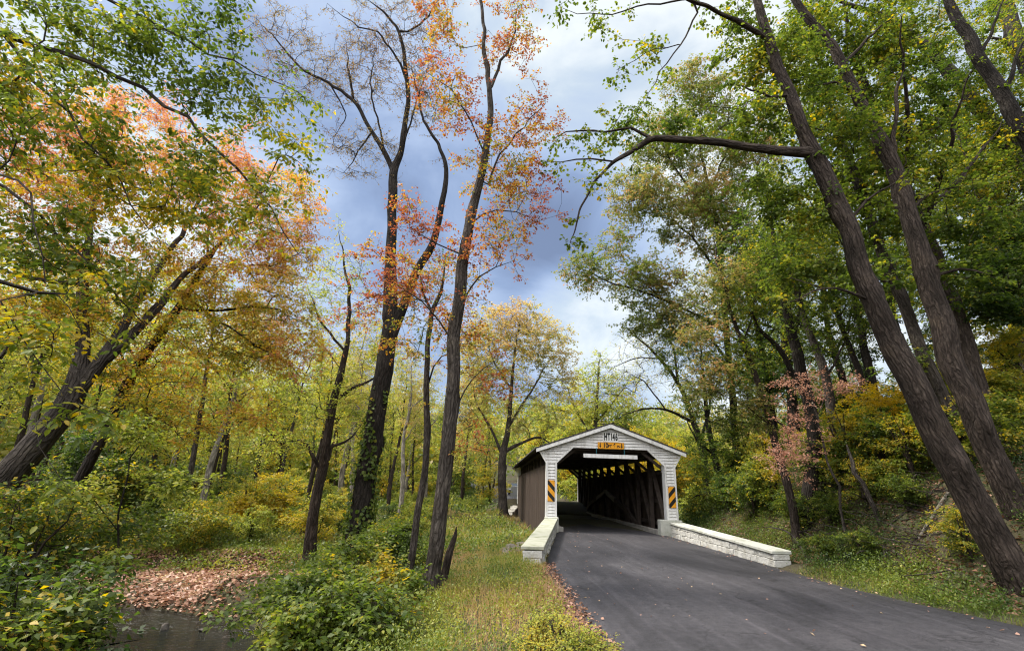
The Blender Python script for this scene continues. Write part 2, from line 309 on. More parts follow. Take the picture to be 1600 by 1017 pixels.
tag(link('road', qmesh('road', np.concatenate(V), np.stack([idx[:-1, :-1], idx[:-1, 1:], idx[1:, 1:], idx[1:, :-1]], -1).reshape(-1, 4), smooth=True), m), kind='structure')

# creek water
m, t, p, o = mat('creek_water'); p.inputs['Base Color'].default_value = (.010, .010, .008, 1); p.inputs['IOR'].default_value = 1.33; p.inputs['Roughness'].default_value = .06; p.inputs['Specular IOR Level'].default_value = .5
c = N(t, 'ShaderNodeTexCoord'); mpn = N(t, 'ShaderNodeMapping'); mpn.inputs['Scale'].default_value = (1, 2.6, 1); L(t, c, 'Object', mpn, 0)
n1 = N(t, 'ShaderNodeTexNoise', Scale=3.2, Detail=4.0, Roughness=.6, Distortion=1.0); L(t, mpn, 0, n1, 0); b = N(t, 'ShaderNodeBump', Strength=.8, Distance=.06); L(t, n1, 0, b, 'Height'); L(t, b, 0, p, 'Normal')
V = []; P = []
for a, b_ in zip(CRK[:-1], CRK[1:]): P += [a + (b_ - a) * s for s in np.linspace(0, 1, 12)[:-1]]
P.append(CRK[-1]); P = np.array(P); tn = unit(np.gradient(P, axis=0)); sd_ = np.stack([-tn[:, 1], tn[:, 0]], -1)
for s in np.linspace(-1, 1, 5): V.append(np.concatenate([P + sd_ * 3.3 * s, np.full((len(P), 1), WZ)], 1))
V = np.stack(V, 1).reshape(-1, 3); idx = np.arange(len(V)).reshape(-1, 5)
tag(link('water', qmesh('water', V, np.stack([idx[:-1, :-1], idx[:-1, 1:], idx[1:, 1:], idx[1:, :-1]], -1).reshape(-1, 4)), m), kind='structure')
print('terrain', time.time() - T0)
# ------------------------------------------------------------------ covered bridge
random.seed(11)
Y0, Y1 = 23.0, 46.4
XL, XR = 2.47, 8.28; IL, IR = 2.95, 7.79; XC = (XL + XR) / 2
EZ, AZ = 3.44, 4.60; EL, ER = 2.08, 8.80              # eaves and ridge of the gable
br = tag(empty('covered_bridge', (XC, Y0, 0)), 'old covered bridge with a white clapboard portal and dark plank sides', 'covered bridge')
O = (XC, Y0, 0)
def part(mb, name, mt, parent=br, bevel=0):
    o = mb.build(name, MATS[mt], None, O, bevel); o.location = (0, 0, 0); o.parent = parent; return o
def rz(x): return EZ + (AZ - EZ) * (1 - abs(x - XC) / (XC - EL))
def portal(yf, sgn, nm):
    """clapboards: each course is a wedge with its lower edge standing proud"""
    mb = MB(); z = .50; h = .128
    def outer(z): return XL if z < 2.87 else XL - (XL - EL - .06) * min((z - 2.87) / .60, 1) if z < EZ else None
    def hw(z):                                        # half width of the outside
        if z < 2.87: return XC - XL
        if z < EZ: return (XC - XL) + (XL - EL - .03) * (z - 2.87) / (EZ - 2.87)
        return (XC - EL) * (1 - (z - EZ) / (AZ - EZ))
    def hi(z):                                        # half width of the opening
        if z < 2.85: return XC - IL
        if z < 3.54: return (XC - IL) - .75 * (z - 2.85) / .69
        return 0
    while z < AZ - .05:
        z2 = min(z + h, AZ - .02)
        for brk in (2.86, 3.545, EZ):
            if z < brk - .01 < z2 - .01: z2 = brk; break
        j = random.uniform(-.003, .003); yb = yf - sgn * (.036 + j); yt = yf - sgn * .006
        z3 = z2; z2 = z2 - .016; iz, iz2 = hi(z + .001), hi(z2 - .001); oz, oz2 = hw(z + .001), hw(z2 - .001)
        spans = [(-oz, -iz, -oz2, -iz2), (iz, oz, iz2, oz2)] if iz > 0 else [(-oz, oz, -oz2, oz2)]
        for a, b, c_, d in spans:
            vs = [(XC + a, yb, z), (XC + b, yb, z), (XC + d, yt, z2), (XC + c_, yt, z2), (XC + a, yf + sgn * .03, z), (XC + b, yf + sgn * .03, z), (XC + d, yf + sgn * .03, z2), (XC + c_, yf + sgn * .03, z2)]
            mb.add(vs, [(0, 1, 2, 3), (4, 7, 6, 5), (0, 4, 5, 1), (3, 2, 6, 7), (0, 3, 7, 4), (1, 5, 6, 2)])
        z = z3
    o = part(mb, nm, 'white_paint')
    tr = MB(); ya, yb = sorted((yf - sgn * .04, yf + sgn * .02))
    for s in (-1, 1):
        X = lambda d: XC + s * d
        for d0, d1 in ((XC - XL - .085, XC - XL + .012), (XC - IL - .004, XC - IL + .07)):
            a, b = sorted((X(d0), X(d1))); tr.box(a, b, ya, yb, .48, 2.88)
        tr.prism([(X(XC - IL), 2.85), (X(XC - IL + .075), 2.88), (X(XC - IL - .72), 3.615), (X(XC - IL - .75), 3.55)], ya + .002, yb)
        tr.prism([(X(XC - XL), 2.88), (X(XC - XL + .02), 2.84), (X(XC - EL - .02), 3.42), (X(XC - EL - .10), 3.42)], ya + .002, yb)
    tr.box(XC - 1.67, XC + 1.67, ya - .002, yb, 3.545, 3.60)
    part(tr, 'trim', 'white_paint', o)
    for x0, x1 in ((XL + .01, IL), (IR, XR - .01)):    # jamb linings behind the face
        a, b = sorted((yf + sgn * .03, yf + sgn * .36)); part(MB().box(x0, x1, a, b, .45, 3.3), 'jamb', 'white_paint', o)
    return o
portal(Y0, 1, 'portal'); portal(Y1, -1, 'portal')
# roof: two dark slabs, with courses, and white barge boards
for s in (-1, 1):
    mb = MB(); nrm = np.array([s * (AZ - EZ), XC - EL]); nrm = nrm / np.linalg.norm(nrm)
    n = 16
    for i in range(n):
        for (ya, yb) in ((Y0 - .26, Y0 + 8), (Y0 + 8, Y0 + 16), (Y0 + 16, Y1 + .26)):
            d0 = (XC - EL + .10) * i / n; d1 = (XC - EL + .10) * (i + 1) / n + .03
            za, zb = AZ - (AZ - EZ) * d0 / (XC - EL), AZ - (AZ - EZ) * d1 / (XC - EL)
            mb.prism([(XC + s * d0, za + .02), (XC + s * d1, zb + .02 + .012), (XC + s * d1, zb + .10), (XC + s * d0, za + .075)], ya, yb)
    rf = part(mb, 'roof', 'shingle')
    for yf in (Y0, Y1):
        bb = MB(); d = XC - EL + .08; q = (AZ - EZ) / (XC - EL); y = yf - .25 if yf == Y0 else yf + .21
        bb.prism([(XC, AZ + .02), (XC + s * d, AZ - q * d + .02), (XC + s * d, AZ - q * d - .13), (XC, AZ - .14)], y, y + .04)
        part(bb, 'barge_board', 'white_paint', rf)
# plank sides: planks differ a little in width, length and set
for s, x in ((-1, XL + .03), (1, XR - .03)):
    mb = MB(); y = Y0 + .06
    while y < Y1 - .1:
        wd = random.uniform(.17, .27); zb = -.72 + random.uniform(-.03, .03); zt = 2.78 + random.uniform(-.012, .012); xx = x + random.uniform(-.007, .007)
        mb.box(xx - .014, xx + .014, y, min(y + wd - .007, Y1 - .05), zb, zt); y += wd
    sw = part(mb, 'side_wall', 'plank_dark')
    rl = MB()
    for z in (.35, 1.35, 2.65): rl.box(x - s * .10 - .05, x - s * .10 + .045, Y0 + .4, Y1 - .4, z - .08, z + .08)
    part(rl, 'rail', 'timber_dark', sw)
    # truss in this wall
    nb = 10; dy = (Y1 - Y0 - .8) / nb; xp = x - s * .30
    for i in range(nb + 1):
        yy = Y0 + .4 + i * dy
        part(MB().box(xp - .10, xp + .10, yy - .10, yy + .10, -.2, 3.46), 'truss_post', 'timber_dark', bevel=.01)
        if i < nb:
            a, b = ((yy + .12, yy + dy - .12) if i < 7 else (yy + dy - .12, yy + .12))
            part(MB().bar((xp, a, .12), (xp, b, 3.3), .18, .13), 'truss_brace', 'timber_dark')
    part(MB().box(xp - .14, xp + .14, Y0 + .05, Y1 - .05, 3.46, 3.7), 'top_chord', 'timber_dark')
    part(MB().box(xp - .16, xp + .16, Y0 + .05, Y1 - .05, -.55, -.21), 'bottom_chord', 'timber_dark')
    pts = [(27.4, .0), (29.4, .72), (32.2, 1.22), (34.9, 1.72), (37.6, 1.22), (40.4, .72), (42.2, .0)]
    for k, (a, b) in enumerate(zip(pts[:-1], pts[1:])):
        xa = xp - s * .21
        part(MB().bar((xa, a[0], a[1]), (xa, b[0], b[1]), .14, .26), 'arch', 'timber_grey' if k in (2, 3) else 'timber_dark', bevel=.008)
    xk = IL + .30 if s < 0 else 7.32
    part(MB().box(min(xk, xk + s * .24), max(xk, xk + s * .24), Y0 + .0, Y1 - .1, .0, .19), 'kerb', 'kerb_timber', bevel=.012)
for i in range(nb + 1):
    yy = Y0 + .4 + i * dy
    part(MB().box(XL + .2, XR - .2, yy - .1, yy + .1, 3.47, 3.66), 'tie_beam', 'timber_dark')
    for s in (-1, 1):
        xo = (XL + .38) if s < 0 else (XR - .38)
        part(MB().bar((xo, yy + .02, 2.72), (xo - s * .95, yy + .02, 3.46), .12, .12), 'knee_brace', 'timber_dark')
        part(MB().bar((XC + s * 3.2, yy, EZ + .03), (XC + s * .03, yy, AZ - .06), .09, .13), 'rafter', 'timber_dark')
dk = MB().box(IL, IR, Y0 + .0, Y1, -.2, -.06)
for i in range(14): dk.box(XL + .3, XR - .3, Y0 + .5 + i * 1.7, Y0 + .75 + i * 1.7, -.5, -.2)
part(dk, 'deck', 'timber_dark')

CORE = .03
# masonry: walls laid stone by stone
def masonry(mb, a, b, thick, zb, zt, course=.13, rough=.02, jit=.03):
    """rubble courses between points a and b; bottom zb(s) and top zt(s) along the run"""
    a = np.array(a, float); b = np.array(b, float); ln = np.linalg.norm(b - a); d = (b - a) / ln; nn = np.array([-d[1], d[0]])
    nz_ = int(max((max(zt(0), zt(1)) - min(zb(0), zb(1))) / course, 1)) + 1; z = min(zb(0), zb(1))
    while z < max(zt(0), zt(1)) - .02:
        hc = course * random.uniform(.75, 1.3); s = -random.uniform(0, .15)
        while s < ln:
            l = random.uniform(.2, .55); s0, s1 = max(s, 0), min(s + l - .012, ln); s += l
            if s1 - s0 < .05: continue
            q = (s0 + s1) / 2 / ln; z0, z1 = max(z, zb(q)), min(z + hc - .012, zt(q))
            if z1 - z0 < .03: continue
            o1, o2 = thick / 2 + random.uniform(-rough, rough), thick / 2 + random.uniform(-rough, rough)
            vs = []
            for zz in (z0, z1):
                for ss, oo in ((s0, -o1), (s1, -o1), (s1, o2), (s0, o2)):
                    p_ = a + d * (ss + random.uniform(-.008, .008) * (0 < s0)) + nn * (oo + random.uniform(-jit, jit) * .5); vs.append((p_[0], p_[1], zz + random.uniform(-.01, .008)))
            mb.add(vs, [(0, 3, 2, 1), (4, 5, 6, 7), (0, 1, 5, 4), (1, 2, 6, 5), (2, 3, 7, 6), (3, 0, 4, 7)])
        z += hc
    core = thick / 2 - CORE; vs = []
    for q in (0.01, .99):
        p_ = a + d * ln * q
        for zz in (zb(q), zt(q) - .02):
            for oo in (-core, core): p2 = p_ + nn * oo; vs.append((p2[0], p2[1], zz))
    mb.add(vs, [(0, 1, 3, 2), (4, 6, 7, 5), (0, 2, 6, 4), (1, 5, 7, 3), (0, 4, 5, 1), (2, 3, 7, 6)])
    return mb
def capstone(a, b, w_, za, zb_, th, nseg, mt, parent, loc):
    mb = MB(); a = np.array(a, float); b = np.array(b, float); d = (b - a); nn = _n([-d[1], d[0]])
    for k in range(nseg):
        s0, s1 = k / nseg + (.0015 if k else 0), (k + 1) / nseg - .0015; vs = []
        dz = random.uniform(-.006, .006)
        for top in (0, 1):
            for s, o_ in ((s0, -1), (s1, -1), (s1, 1), (s0, 1)):
                p_ = a + d * s + nn * o_ * w_ / 2; vs.append((p_[0], p_[1], za + (zb_ - za) * s - (0 if top else th) + dz + (.012 if top and o_ < 0 else 0)))
        mb.add(vs, [(0, 3, 2, 1), (4, 5, 6, 7), (0, 1, 5, 4), (1, 2, 6, 5), (2, 3, 7, 6), (3, 0, 4, 7)])
    o_ = mb.build('cap', MATS[mt], None, loc, .012); o_.location = (0, 0, 0); o_.parent = parent
def wall(name, label, a, b, thick, zb, zt, mt, cap=None, **kw):
    loc = (a[0], a[1], zb(0)); rt = tag(empty(name, loc), label, 'stone wall')
    o_ = masonry(MB(), a, b, thick, zb, zt, **kw).build('masonry', MATS[mt], None, loc, .014); o_.location = (0, 0, 0); o_.parent = rt
    if cap: capstone(a, b, thick + .1, cap[0], cap[1], cap[2], cap[3], cap[4], rt, loc)
    return rt
a, b = (1.09, 13.0), (2.72, 22.95)
lw = wall('parapet_wall', 'whitewashed stone parapet with mossy greenish cap beside the grassy verge', a, b, .46, lambda s: -.28 + .1 * s, lambda s: .33 + .16 * s, 'stone_white', (.40, .56, .075, 5, 'cap_concrete'), course=.15, rough=.03, jit=.05)
o_ = MB().box(2.42, 2.99, 22.62, 22.99, .0, .60).build('end_block', MATS['cap_pale'], None, (1.09, 13.0, -.28), .02); o_.location = (0, 0, 0); o_.parent = lw
a, b = (7.79, 14.1), (8.02, 22.95)
rw = wall('parapet_wall', 'long whitewashed stone parapet with pale cap running along the wooded slope side', a, b, .44, lambda s: -.2, lambda s: .26 + .2 * s, 'stone_white', (.355, .56, .08, 4, 'cap_pale'), course=.15, rough=.013, jit=.02)
o_ = MB().box(7.36, 8.3, 22.55, 23.02, -.05, .63).build('end_block', MATS['cap_pale'], None, (7.79, 14.1, -.2), .02); o_.location = (0, 0, 0); o_.parent = rw
wall('wing_wall', 'rough pale rubble wing wall at the far end of the plank side', (2.35, 46.3), (1.0, 41.0), .6, lambda s: -1.6, lambda s: .35 - 1.1 * s, 'stone_mixed', None, course=.24, rough=.05, jit=.09)
wall('abutment', 'dark fieldstone abutment under the near end of the bridge', (2.45, 25.6), (8.2, 25.6), 1.0, lambda s: -2.1, lambda s: -.56, 'stone_dark', None, course=.22, rough=.05, jit=.08)
wall('abutment', 'dark fieldstone abutment under the far end of the bridge', (2.45, 45.6), (8.2, 45.6), 1.0, lambda s: -2.1, lambda s: -.56, 'stone_dark', None, course=.22, rough=.05, jit=.08)

# signs
def text(s, size, loc, parent, mt='ink_black', stretch=1.0, name='lettering', ext=.002, off=.0):
    cu = bpy.data.curves.new('txt', 'FONT'); cu.body = s; cu.size = size; cu.align_x = 'CENTER'; cu.align_y = 'CENTER'; cu.extrude = ext; cu.offset = off
    ob = bpy.data.objects.new('txt', cu); COL.objects.link(ob); bpy.context.view_layer.update()
    me = bpy.data.meshes.new_from_object(ob.evaluated_get(bpy.context.evaluated_depsgraph_get())); bpy.data.objects.remove(ob)
    me.materials.clear(); o = link(name, me, MATS[mt], parent); o.rotation_euler = (R(90), 0, 0); o.scale = (1, stretch, 1); o.location = loc; return o
sg = tag(empty('clearance_sign', (5.40, 22.94, 3.68)), 'orange low clearance sign reading 10 FT 6 IN between two arrows', 'road sign')
MB().box(-.605, .605, -.008, .008, -.15, .15).build('plate', MATS['sign_orange'], sg, None, .006)
fr = MB()
for x0, x1, z0, z1 in ((-.59, .59, .128, .137), (-.59, .59, -.137, -.128), (-.59, -.581, -.128, .128), (.581, .59, -.128, .128)): fr.box(x0, x1, -.0105, -.008, z0, z1)
fr.build('border', MATS['ink_black'], sg)
for s in (-1, 1): MB().prism([(s * .49 - .022, .11), (s * .49 + .022, .11), (s * .49 + .022, -.02), (s * .49 + .05, -.02), (s * .49, -.115), (s * .49 - .05, -.02), (s * .49 - .022, -.02)], -.011, -.008).build('arrow', MATS['ink_black'], sg)
text('10', .235, (-.245, -.0095, 0), sg, stretch=1.2, off=.009); text('FT', .16, (-.05, -.0095, -.025), sg, off=.006); text('6', .235, (.16, -.0095, 0), sg, stretch=1.2, off=.009); text('IN', .15, (.345, -.0095, -.03), sg, off=.006)
sg = tag(empty('number_sign', (5.40, 22.945, 4.06)), 'white board under the gable peak with tall black lettering HT 146', 'sign')
MB().box(-.345, .345, -.008, .012, -.225, .225).build('board', MATS['sign_white'], sg, None, .004)

for ch_, x_ in (('H', -.235), ('T', -.085), ('1', .04), ('4', .135), ('6', .26)): text(ch_, .30, (x_, -.0095, 0), sg, off=.015).scale = (.68, 1.45, 1)
for x, flip, lb in ((2.70, 1, 'yellow and black striped hazard marker on the post beside the dark plank wall'), (8.055, -1, 'yellow and black striped hazard marker on the post beside the roadside trees')):
    zc = 1.67 if flip > 0 else 1.56
    hz = tag(empty('hazard_marker', (x, 22.945, zc)), lb, 'road sign'); W, H = .155, .44
    MB().box(-W, W, -.006, .01, -H, H).build('plate', MATS['sign_orange'], hz, None, .004)
    st = MB()
    for k in range(-4, 5):
        c0 = k * .44 + .1; pts = [(-W, c0 + W * 1.1), (W, c0 - W * 1.1), (W, c0 - W * 1.1 + .21), (-W, c0 + W * 1.1 + .21)]
        def clipz(P, lim, keep):
            out = []
            for (p0, p1) in zip(P, P[1:] + P[:1]):
                i0, i1 = keep(p0[1]), keep(p1[1])
                if i0: out.append(p0)
                if i0 != i1: q = (lim - p0[1]) / (p1[1] - p0[1]); out.append((p0[0] + q * (p1[0] - p0[0]), lim))
            return out
        P2 = clipz(pts, H - .002, lambda z: z <= H - .002)
        if len(P2) > 2: P2 = clipz(P2, -H + .002, lambda z: z >= -H + .002)
        if len(P2) > 2: st.prism([(px * flip, pz) for px, pz in P2], -.0085, -.006)
    st.build('stripes', MATS['ink_black'], hz)
for y, x0, x1, lb in ((22.8, 4.12, 6.54, 'white clearance bar hanging on two cords in the near portal'), (46.7, 3.3, 5.6, 'dark clearance bar hanging at the far portal')):
    cb = tag(empty('clearance_bar', ((x0 + x1) / 2, y, 3.2)), lb, 'clearance bar'); h = (x1 - x0) / 2
    MB().box(-h, h, -.04, .04, -.085, .085).build('bar', MATS['white_paint' if y < 30 else 'timber_dark'], cb, None, .006)
    for s in (-.52, .52): MB().cyl((h * s, 0, .08), (h * s, 0, .38), .012, 6).build('cord', MATS['cord_teal'], cb)
gs = tag(empty('road_sign', (2.35, 50.5, .0)), 'back of a grey metal road sign on a thin post beyond the bridge', 'road sign')
MB().cyl((0, 0, -.9), (0, 0, 2.0), .035, 8).build('post', MATS['sign_grey'], gs); MB().box(-.33, .33, -.04, -.02, .95, 1.95).build('plate', MATS['sign_grey'], gs, None, .01)

# parked car on the far road, facing us
cz = float(roadz(75)); cr_ = tag(empty('car', (3.75, 75, cz), R(-4)), 'dark car on the far road seen past the plank wall', 'car')
def side(pts, y0, y1, nm, mt, bev=.05): return MB().prism(pts, y0, y1, 'x').build(nm, MATS[mt], cr_, None, bev)
side([(-2.2, .35), (-2.25, .75), (-2.0, .95), (-.9, 1.05), (1.9, 1.08), (2.2, .95), (2.25, .4)], -.9, .9, 'body', 'car_paint')
side([(-.9, 1.03), (-.2, 1.58), (1.4, 1.6), (2.0, 1.06)], -.76, .76, 'cabin', 'car_paint', .06)
MB().add([(-.66, -.86, 1.09), (.66, -.86, 1.09), (.58, -.29, 1.53), (-.58, -.29, 1.53)], [(0, 1, 2, 3)]).build('windscreen', MATS['car_glass'], cr_)
for s in (-1, 1):
    MB().box(s * .68 - .16, s * .68 + .16, -2.29, -2.2, .68, .84).build('headlight', MATS['lamp_glass'], cr_, None, .02)
    for y in (-1.4, 1.4): MB().cyl((s * .92 - .1, y, .33), (s * .92 + .1, y, .33), .33, 16).build('wheel', MATS['tyre_rubber'], cr_, None, .03)
MB().box(-.5, .5, -2.28, -2.2, .5, .64).build('grille', MATS['ink_black'], cr_)
print('bridge', time.time() - T0)
# ------------------------------------------------------------------ plants: builders
def catmull(P, step):
    P = np.asarray(P, float); Q_ = np.vstack([2 * P[0] - P[1], P, 2 * P[-1] - P[-2]]); out = []
    for i in range(1, len(Q_) - 2):
        ln = np.linalg.norm(Q_[i + 1, :3] - Q_[i, :3]); k = max(1, int(ln / step)); s = np.arange(k)[:, None] / k
        p0, p1, p2, p3 = Q_[i - 1], Q_[i], Q_[i + 1], Q_[i + 2]
        out.append(.5 * (2 * p1 + (p2 - p0) * s + (2 * p0 - 5 * p1 + 4 * p2 - p3) * s ** 2 + (3 * p1 - p0 - 3 * p2 + p3) * s ** 3))
    out.append(Q_[-2:-1]); return np.concatenate(out)
def grow(paths, clusters, g, tip=.006, ok0=.3, step=.28, wig=.03, up=.25):
    """skeleton: given limbs, then one branch grown out to each cluster from the nearest wood"""
    P = []; Rr = []; par = []; ok = []
    for k, pth in enumerate(paths):
        pts = catmull(pth, step); m = len(pts); q = np.linspace(0, 1, m)
        wv = np.stack([noise(np.stack([q * 0 + k, pts[:, 2], pts[:, 1]], -1), .9, a_ * 7.1) - .5 for a_ in range(3)], -1) * wig * 4 * np.minimum(q * 4, 1)[:, None] + np.stack([noise(np.stack([q * 0 + k + 40, pts[:, 2], pts[:, 0] + pts[:, 1]], -1), .33, a_ * 5.3) - .5 for a_ in range(3)], -1) * (.16 * np.clip(q * 3, 0, 1) * (pts[:, 3] < .07))[:, None]
        pts[:, :3] += wv; base = -1
        if P and k:
            A = np.array(P); d = np.linalg.norm(A - pts[0, :3], axis=1); j = int(np.argmin(d))
            if d[j] < 1.2: base = j
        for i in range(m):
            P.append(pts[i, :3]); Rr.append(max(pts[i, 3], tip)); par.append(base if i == 0 else len(P) - 2); ok.append((q[i] >= ok0) if base < 0 else (q[i] > .12))
    ne = len(P); P = [np.array(x) for x in P]; cl = []
    A = np.array(P)
    if len(clusters):
        oki = np.array(ok); dd = np.array([np.min(np.linalg.norm(A[oki] - c, axis=1)) for c in clusters]); order = np.argsort(dd)
        cap_ = ne + len(clusters) * 14; BP = np.zeros((cap_, 3)); BP[:ne] = A; BO = np.zeros(cap_, bool); BO[:ne] = oki; nn = ne
        for ci in order:
            c = clusters[ci]; d = np.linalg.norm(BP[:nn] - c, axis=1) + .7 * np.maximum(BP[:nn, 2] - c[2] + .1, 0); d[~BO[:nn]] = 1e9
            j = int(np.argmin(d)); a_ = BP[j]; dist = np.linalg.norm(c - a_); k = int(np.clip(dist / .34, 2, 12))
            pd = unit(a_ - BP[par[j]]) if par[j] >= 0 else np.array([0, 0, 1.]); dv = (c - a_) / max(dist, 1e-6)
            ctrl = a_ + dist * .5 * (.35 * pd + .65 * dv + np.array([0, 0, up])) + g.normal(0, .06, 3) * dist
            last = j
            for q in (np.arange(k) + 1) / k:
                p_ = (1 - q) ** 2 * a_ + 2 * q * (1 - q) * ctrl + q * q * c + (g.normal(0, .018, 3) * min(dist, 1.5) if q < 1 else 0)
                BP[nn] = p_; BO[nn] = True; par.append(last); last = nn; nn += 1
            cl.append((last, ci))
        A = BP[:nn]
    n_ = len(A); acc = np.zeros(n_); rad = np.zeros(n_); rad[:ne] = Rr
    for i in range(n_ - 1, -1, -1):
        if i >= ne: rad[i] = max(acc[i] ** (1 / 2.35), tip)
        if par[i] >= 0: acc[par[i]] += rad[i] ** 2.35
    for i in range(ne, n_): rad[i] = min(rad[i], .8 * rad[par[i]] if par[i] < ne else rad[par[i]])
    return A, np.maximum(rad, tip * .6), np.array(par), ne, cl
def tubes(A, rad, par, ne, flare=0.0, bump=.07, seed=0):
    ch = [[] for _ in A]; roots = []
    for i, p_ in enumerate(par): (ch[p_].append(i) if p_ >= 0 else roots.append(i))
    stack = [(r, -1) for r in roots]; V = []; Qs = []; B = []; nv = 0
    while stack:
        s, pr = stack.pop(); chain = [s]
        while ch[chain[-1]]:
            c_ = ch[chain[-1]]; main = c_[0] if (chain[-1] < ne and c_[0] == chain[-1] + 1) else max(c_, key=lambda i: rad[i])
            if chain[-1] < ne and main >= ne and rad[main] < .5 * rad[chain[-1]]: pass
            for i in c_:
                if i != main: stack.append((i, chain[-1]))
            chain.append(main)
        pts = A[chain]; rr = rad[chain]
        if pr >= 0: pts = np.vstack([A[pr], pts]); rr = np.concatenate([[min(rr[0] * 1.25, rad[pr] * .95)], rr])
        if len(pts) < 2: continue
        rm = rr.max(); k = 22 if rm > .2 else 14 if rm > .09 else 8 if rm > .035 else 5 if rm > .012 else 3
        big = rm > .09
        if big:                                                   # finer rings where the bark relief shows
            cum = np.concatenate([[0], np.cumsum(np.linalg.norm(np.diff(pts, axis=0), axis=1))]); mm_ = max(int(cum[-1] / max(.07, rm * .28)), 3); q = np.linspace(0, cum[-1], mm_)
            pts = np.stack([np.interp(q, cum, pts[:, a_]) for a_ in range(3)], -1); rr = np.interp(q, cum, rr)
            for _ in range(2): pts[1:-1] = .25 * pts[:-2] + .5 * pts[1:-1] + .25 * pts[2:]
        tg = unit(np.gradient(pts, axis=0)); av = unit(tg.mean(0)); ref = np.array([1., 0, 0]) if abs(av[0]) < .8 else np.array([0, 1., 0])
        e1 = unit(np.cross(tg, ref)); e2 = np.cross(tg, e1); cum = np.concatenate([[0], np.cumsum(np.linalg.norm(np.diff(pts, axis=0), axis=1))])
        th = np.arange(k) * 2 * math.pi / k; c_, s_ = np.cos(th), np.sin(th); r2 = rr[:, None] * np.ones(k)
        bk = np.stack([r2 * c_, r2 * s_, cum[:, None] * np.ones(k) + s * .37], -1)
        if big:
            r2 = r2 * (1 + bump * 2 * (noise(bk * [1 / rm, 1 / rm, 1.6] * .8 + s, 1) - .5) + bump * 1.3 * (noise(bk * [3.5 / rm, 3.5 / rm, 3.], 1, 3) - .5))
            kn = noise(bk * [.9 / rm, .9 / rm, 1.1], 1, 17 + s); r2 = r2 * (1 + .28 * sm((kn - .72) / .2))
            if pr < 0 and flare: r2 = r2 * (1 + flare * np.exp(-cum / (rm * 1.8))[:, None] * (1 + .45 * np.cos(th * 5 + s) + .25 * np.cos(th * 3)))
        v = pts[:, None] + r2[..., None] * (e1[:, None] * c_[None, :, None] + e2[:, None] * s_[None, :, None])
        m = len(pts); idx = nv + np.arange(m * k).reshape(m, k); nx = np.roll(idx, -1, 1)
        V.append(v.reshape(-1, 3)); B.append(bk.reshape(-1, 3)); Qs.append(np.stack([idx[:-1], nx[:-1], nx[1:], idx[1:]], -1).reshape(-1, 4)); nv += m * k
    return np.concatenate(V), np.concatenate(Qs), np.concatenate(B)
def twig_tubes(a, b, r, nv0):
    """three-sided twigs from a to b, bent in the middle"""
    n_ = len(a); d = unit(b - a); ref = np.where(np.abs(d[:, :1]) < .8, np.array([[1., 0, 0]]), np.array([[0, 1., 0]])); e1 = unit(np.cross(d, ref)); e2 = np.cross(d, e1)
    mid = (a + b) / 2 + e1 * np.linalg.norm(b - a, axis=1, keepdims=True) * .06; V = []
    for p_, s in ((a, 1.), (mid, .75), (b, .3)):
        for q in range(3):
            th = q * 2.094; V.append(p_ + (e1 * math.cos(th) + e2 * math.sin(th)) * (r * s)[:, None])
    V = np.stack(V, 1); Qs = []
    for ring in (0, 3):
        for q in range(3): Qs.append([ring + q, ring + (q + 1) % 3, ring + 3 + (q + 1) % 3, ring + 3 + q])
    Qs = np.array(Qs)[None] + (nv0 + np.arange(n_) * 9)[:, None, None]
    return V.reshape(-1, 3), Qs.reshape(-1, 4), np.repeat(a, 9, 0) * .3
def leafset(p, d, nr, Ln, Wd, t, hexa=False):
    d = unit(d); s = unit(np.cross(d, nr)); nn = np.cross(s, d); n_ = len(p); Ln = np.broadcast_to(Ln, n_)[:, None]; Wd = np.broadcast_to(Wd, n_)[:, None]
    if not hexa:
        V = np.stack([p, p + d * Ln * .45 + s * Wd * .5 + nn * Wd * .16, p + d * Ln - nn * Ln * .08, p + d * Ln * .45 - s * Wd * .5 + nn * Wd * .16], 1).reshape(-1, 3)
        return V, np.arange(n_ * 4).reshape(-1, 4), t
    b = p; tip = p + d * Ln - nn * Ln * .14; m1 = p + d * Ln * .26; m2 = p + d * Ln * .66 - nn * Ln * .03
    V = np.stack([b, tip, m2 + s * Wd * .42 + nn * Wd * .12, m1 + s * Wd * .45 + nn * Wd * .16, m1 - s * Wd * .45 + nn * Wd * .16, m2 - s * Wd * .42 + nn * Wd * .12], 1).reshape(-1, 3)
    o_ = np.arange(n_)[:, None] * 6; Q_ = np.concatenate([o_ + [0, 1, 2, 3], o_ + [0, 4, 5, 1]]); return V, Q_, np.concatenate([t, t])
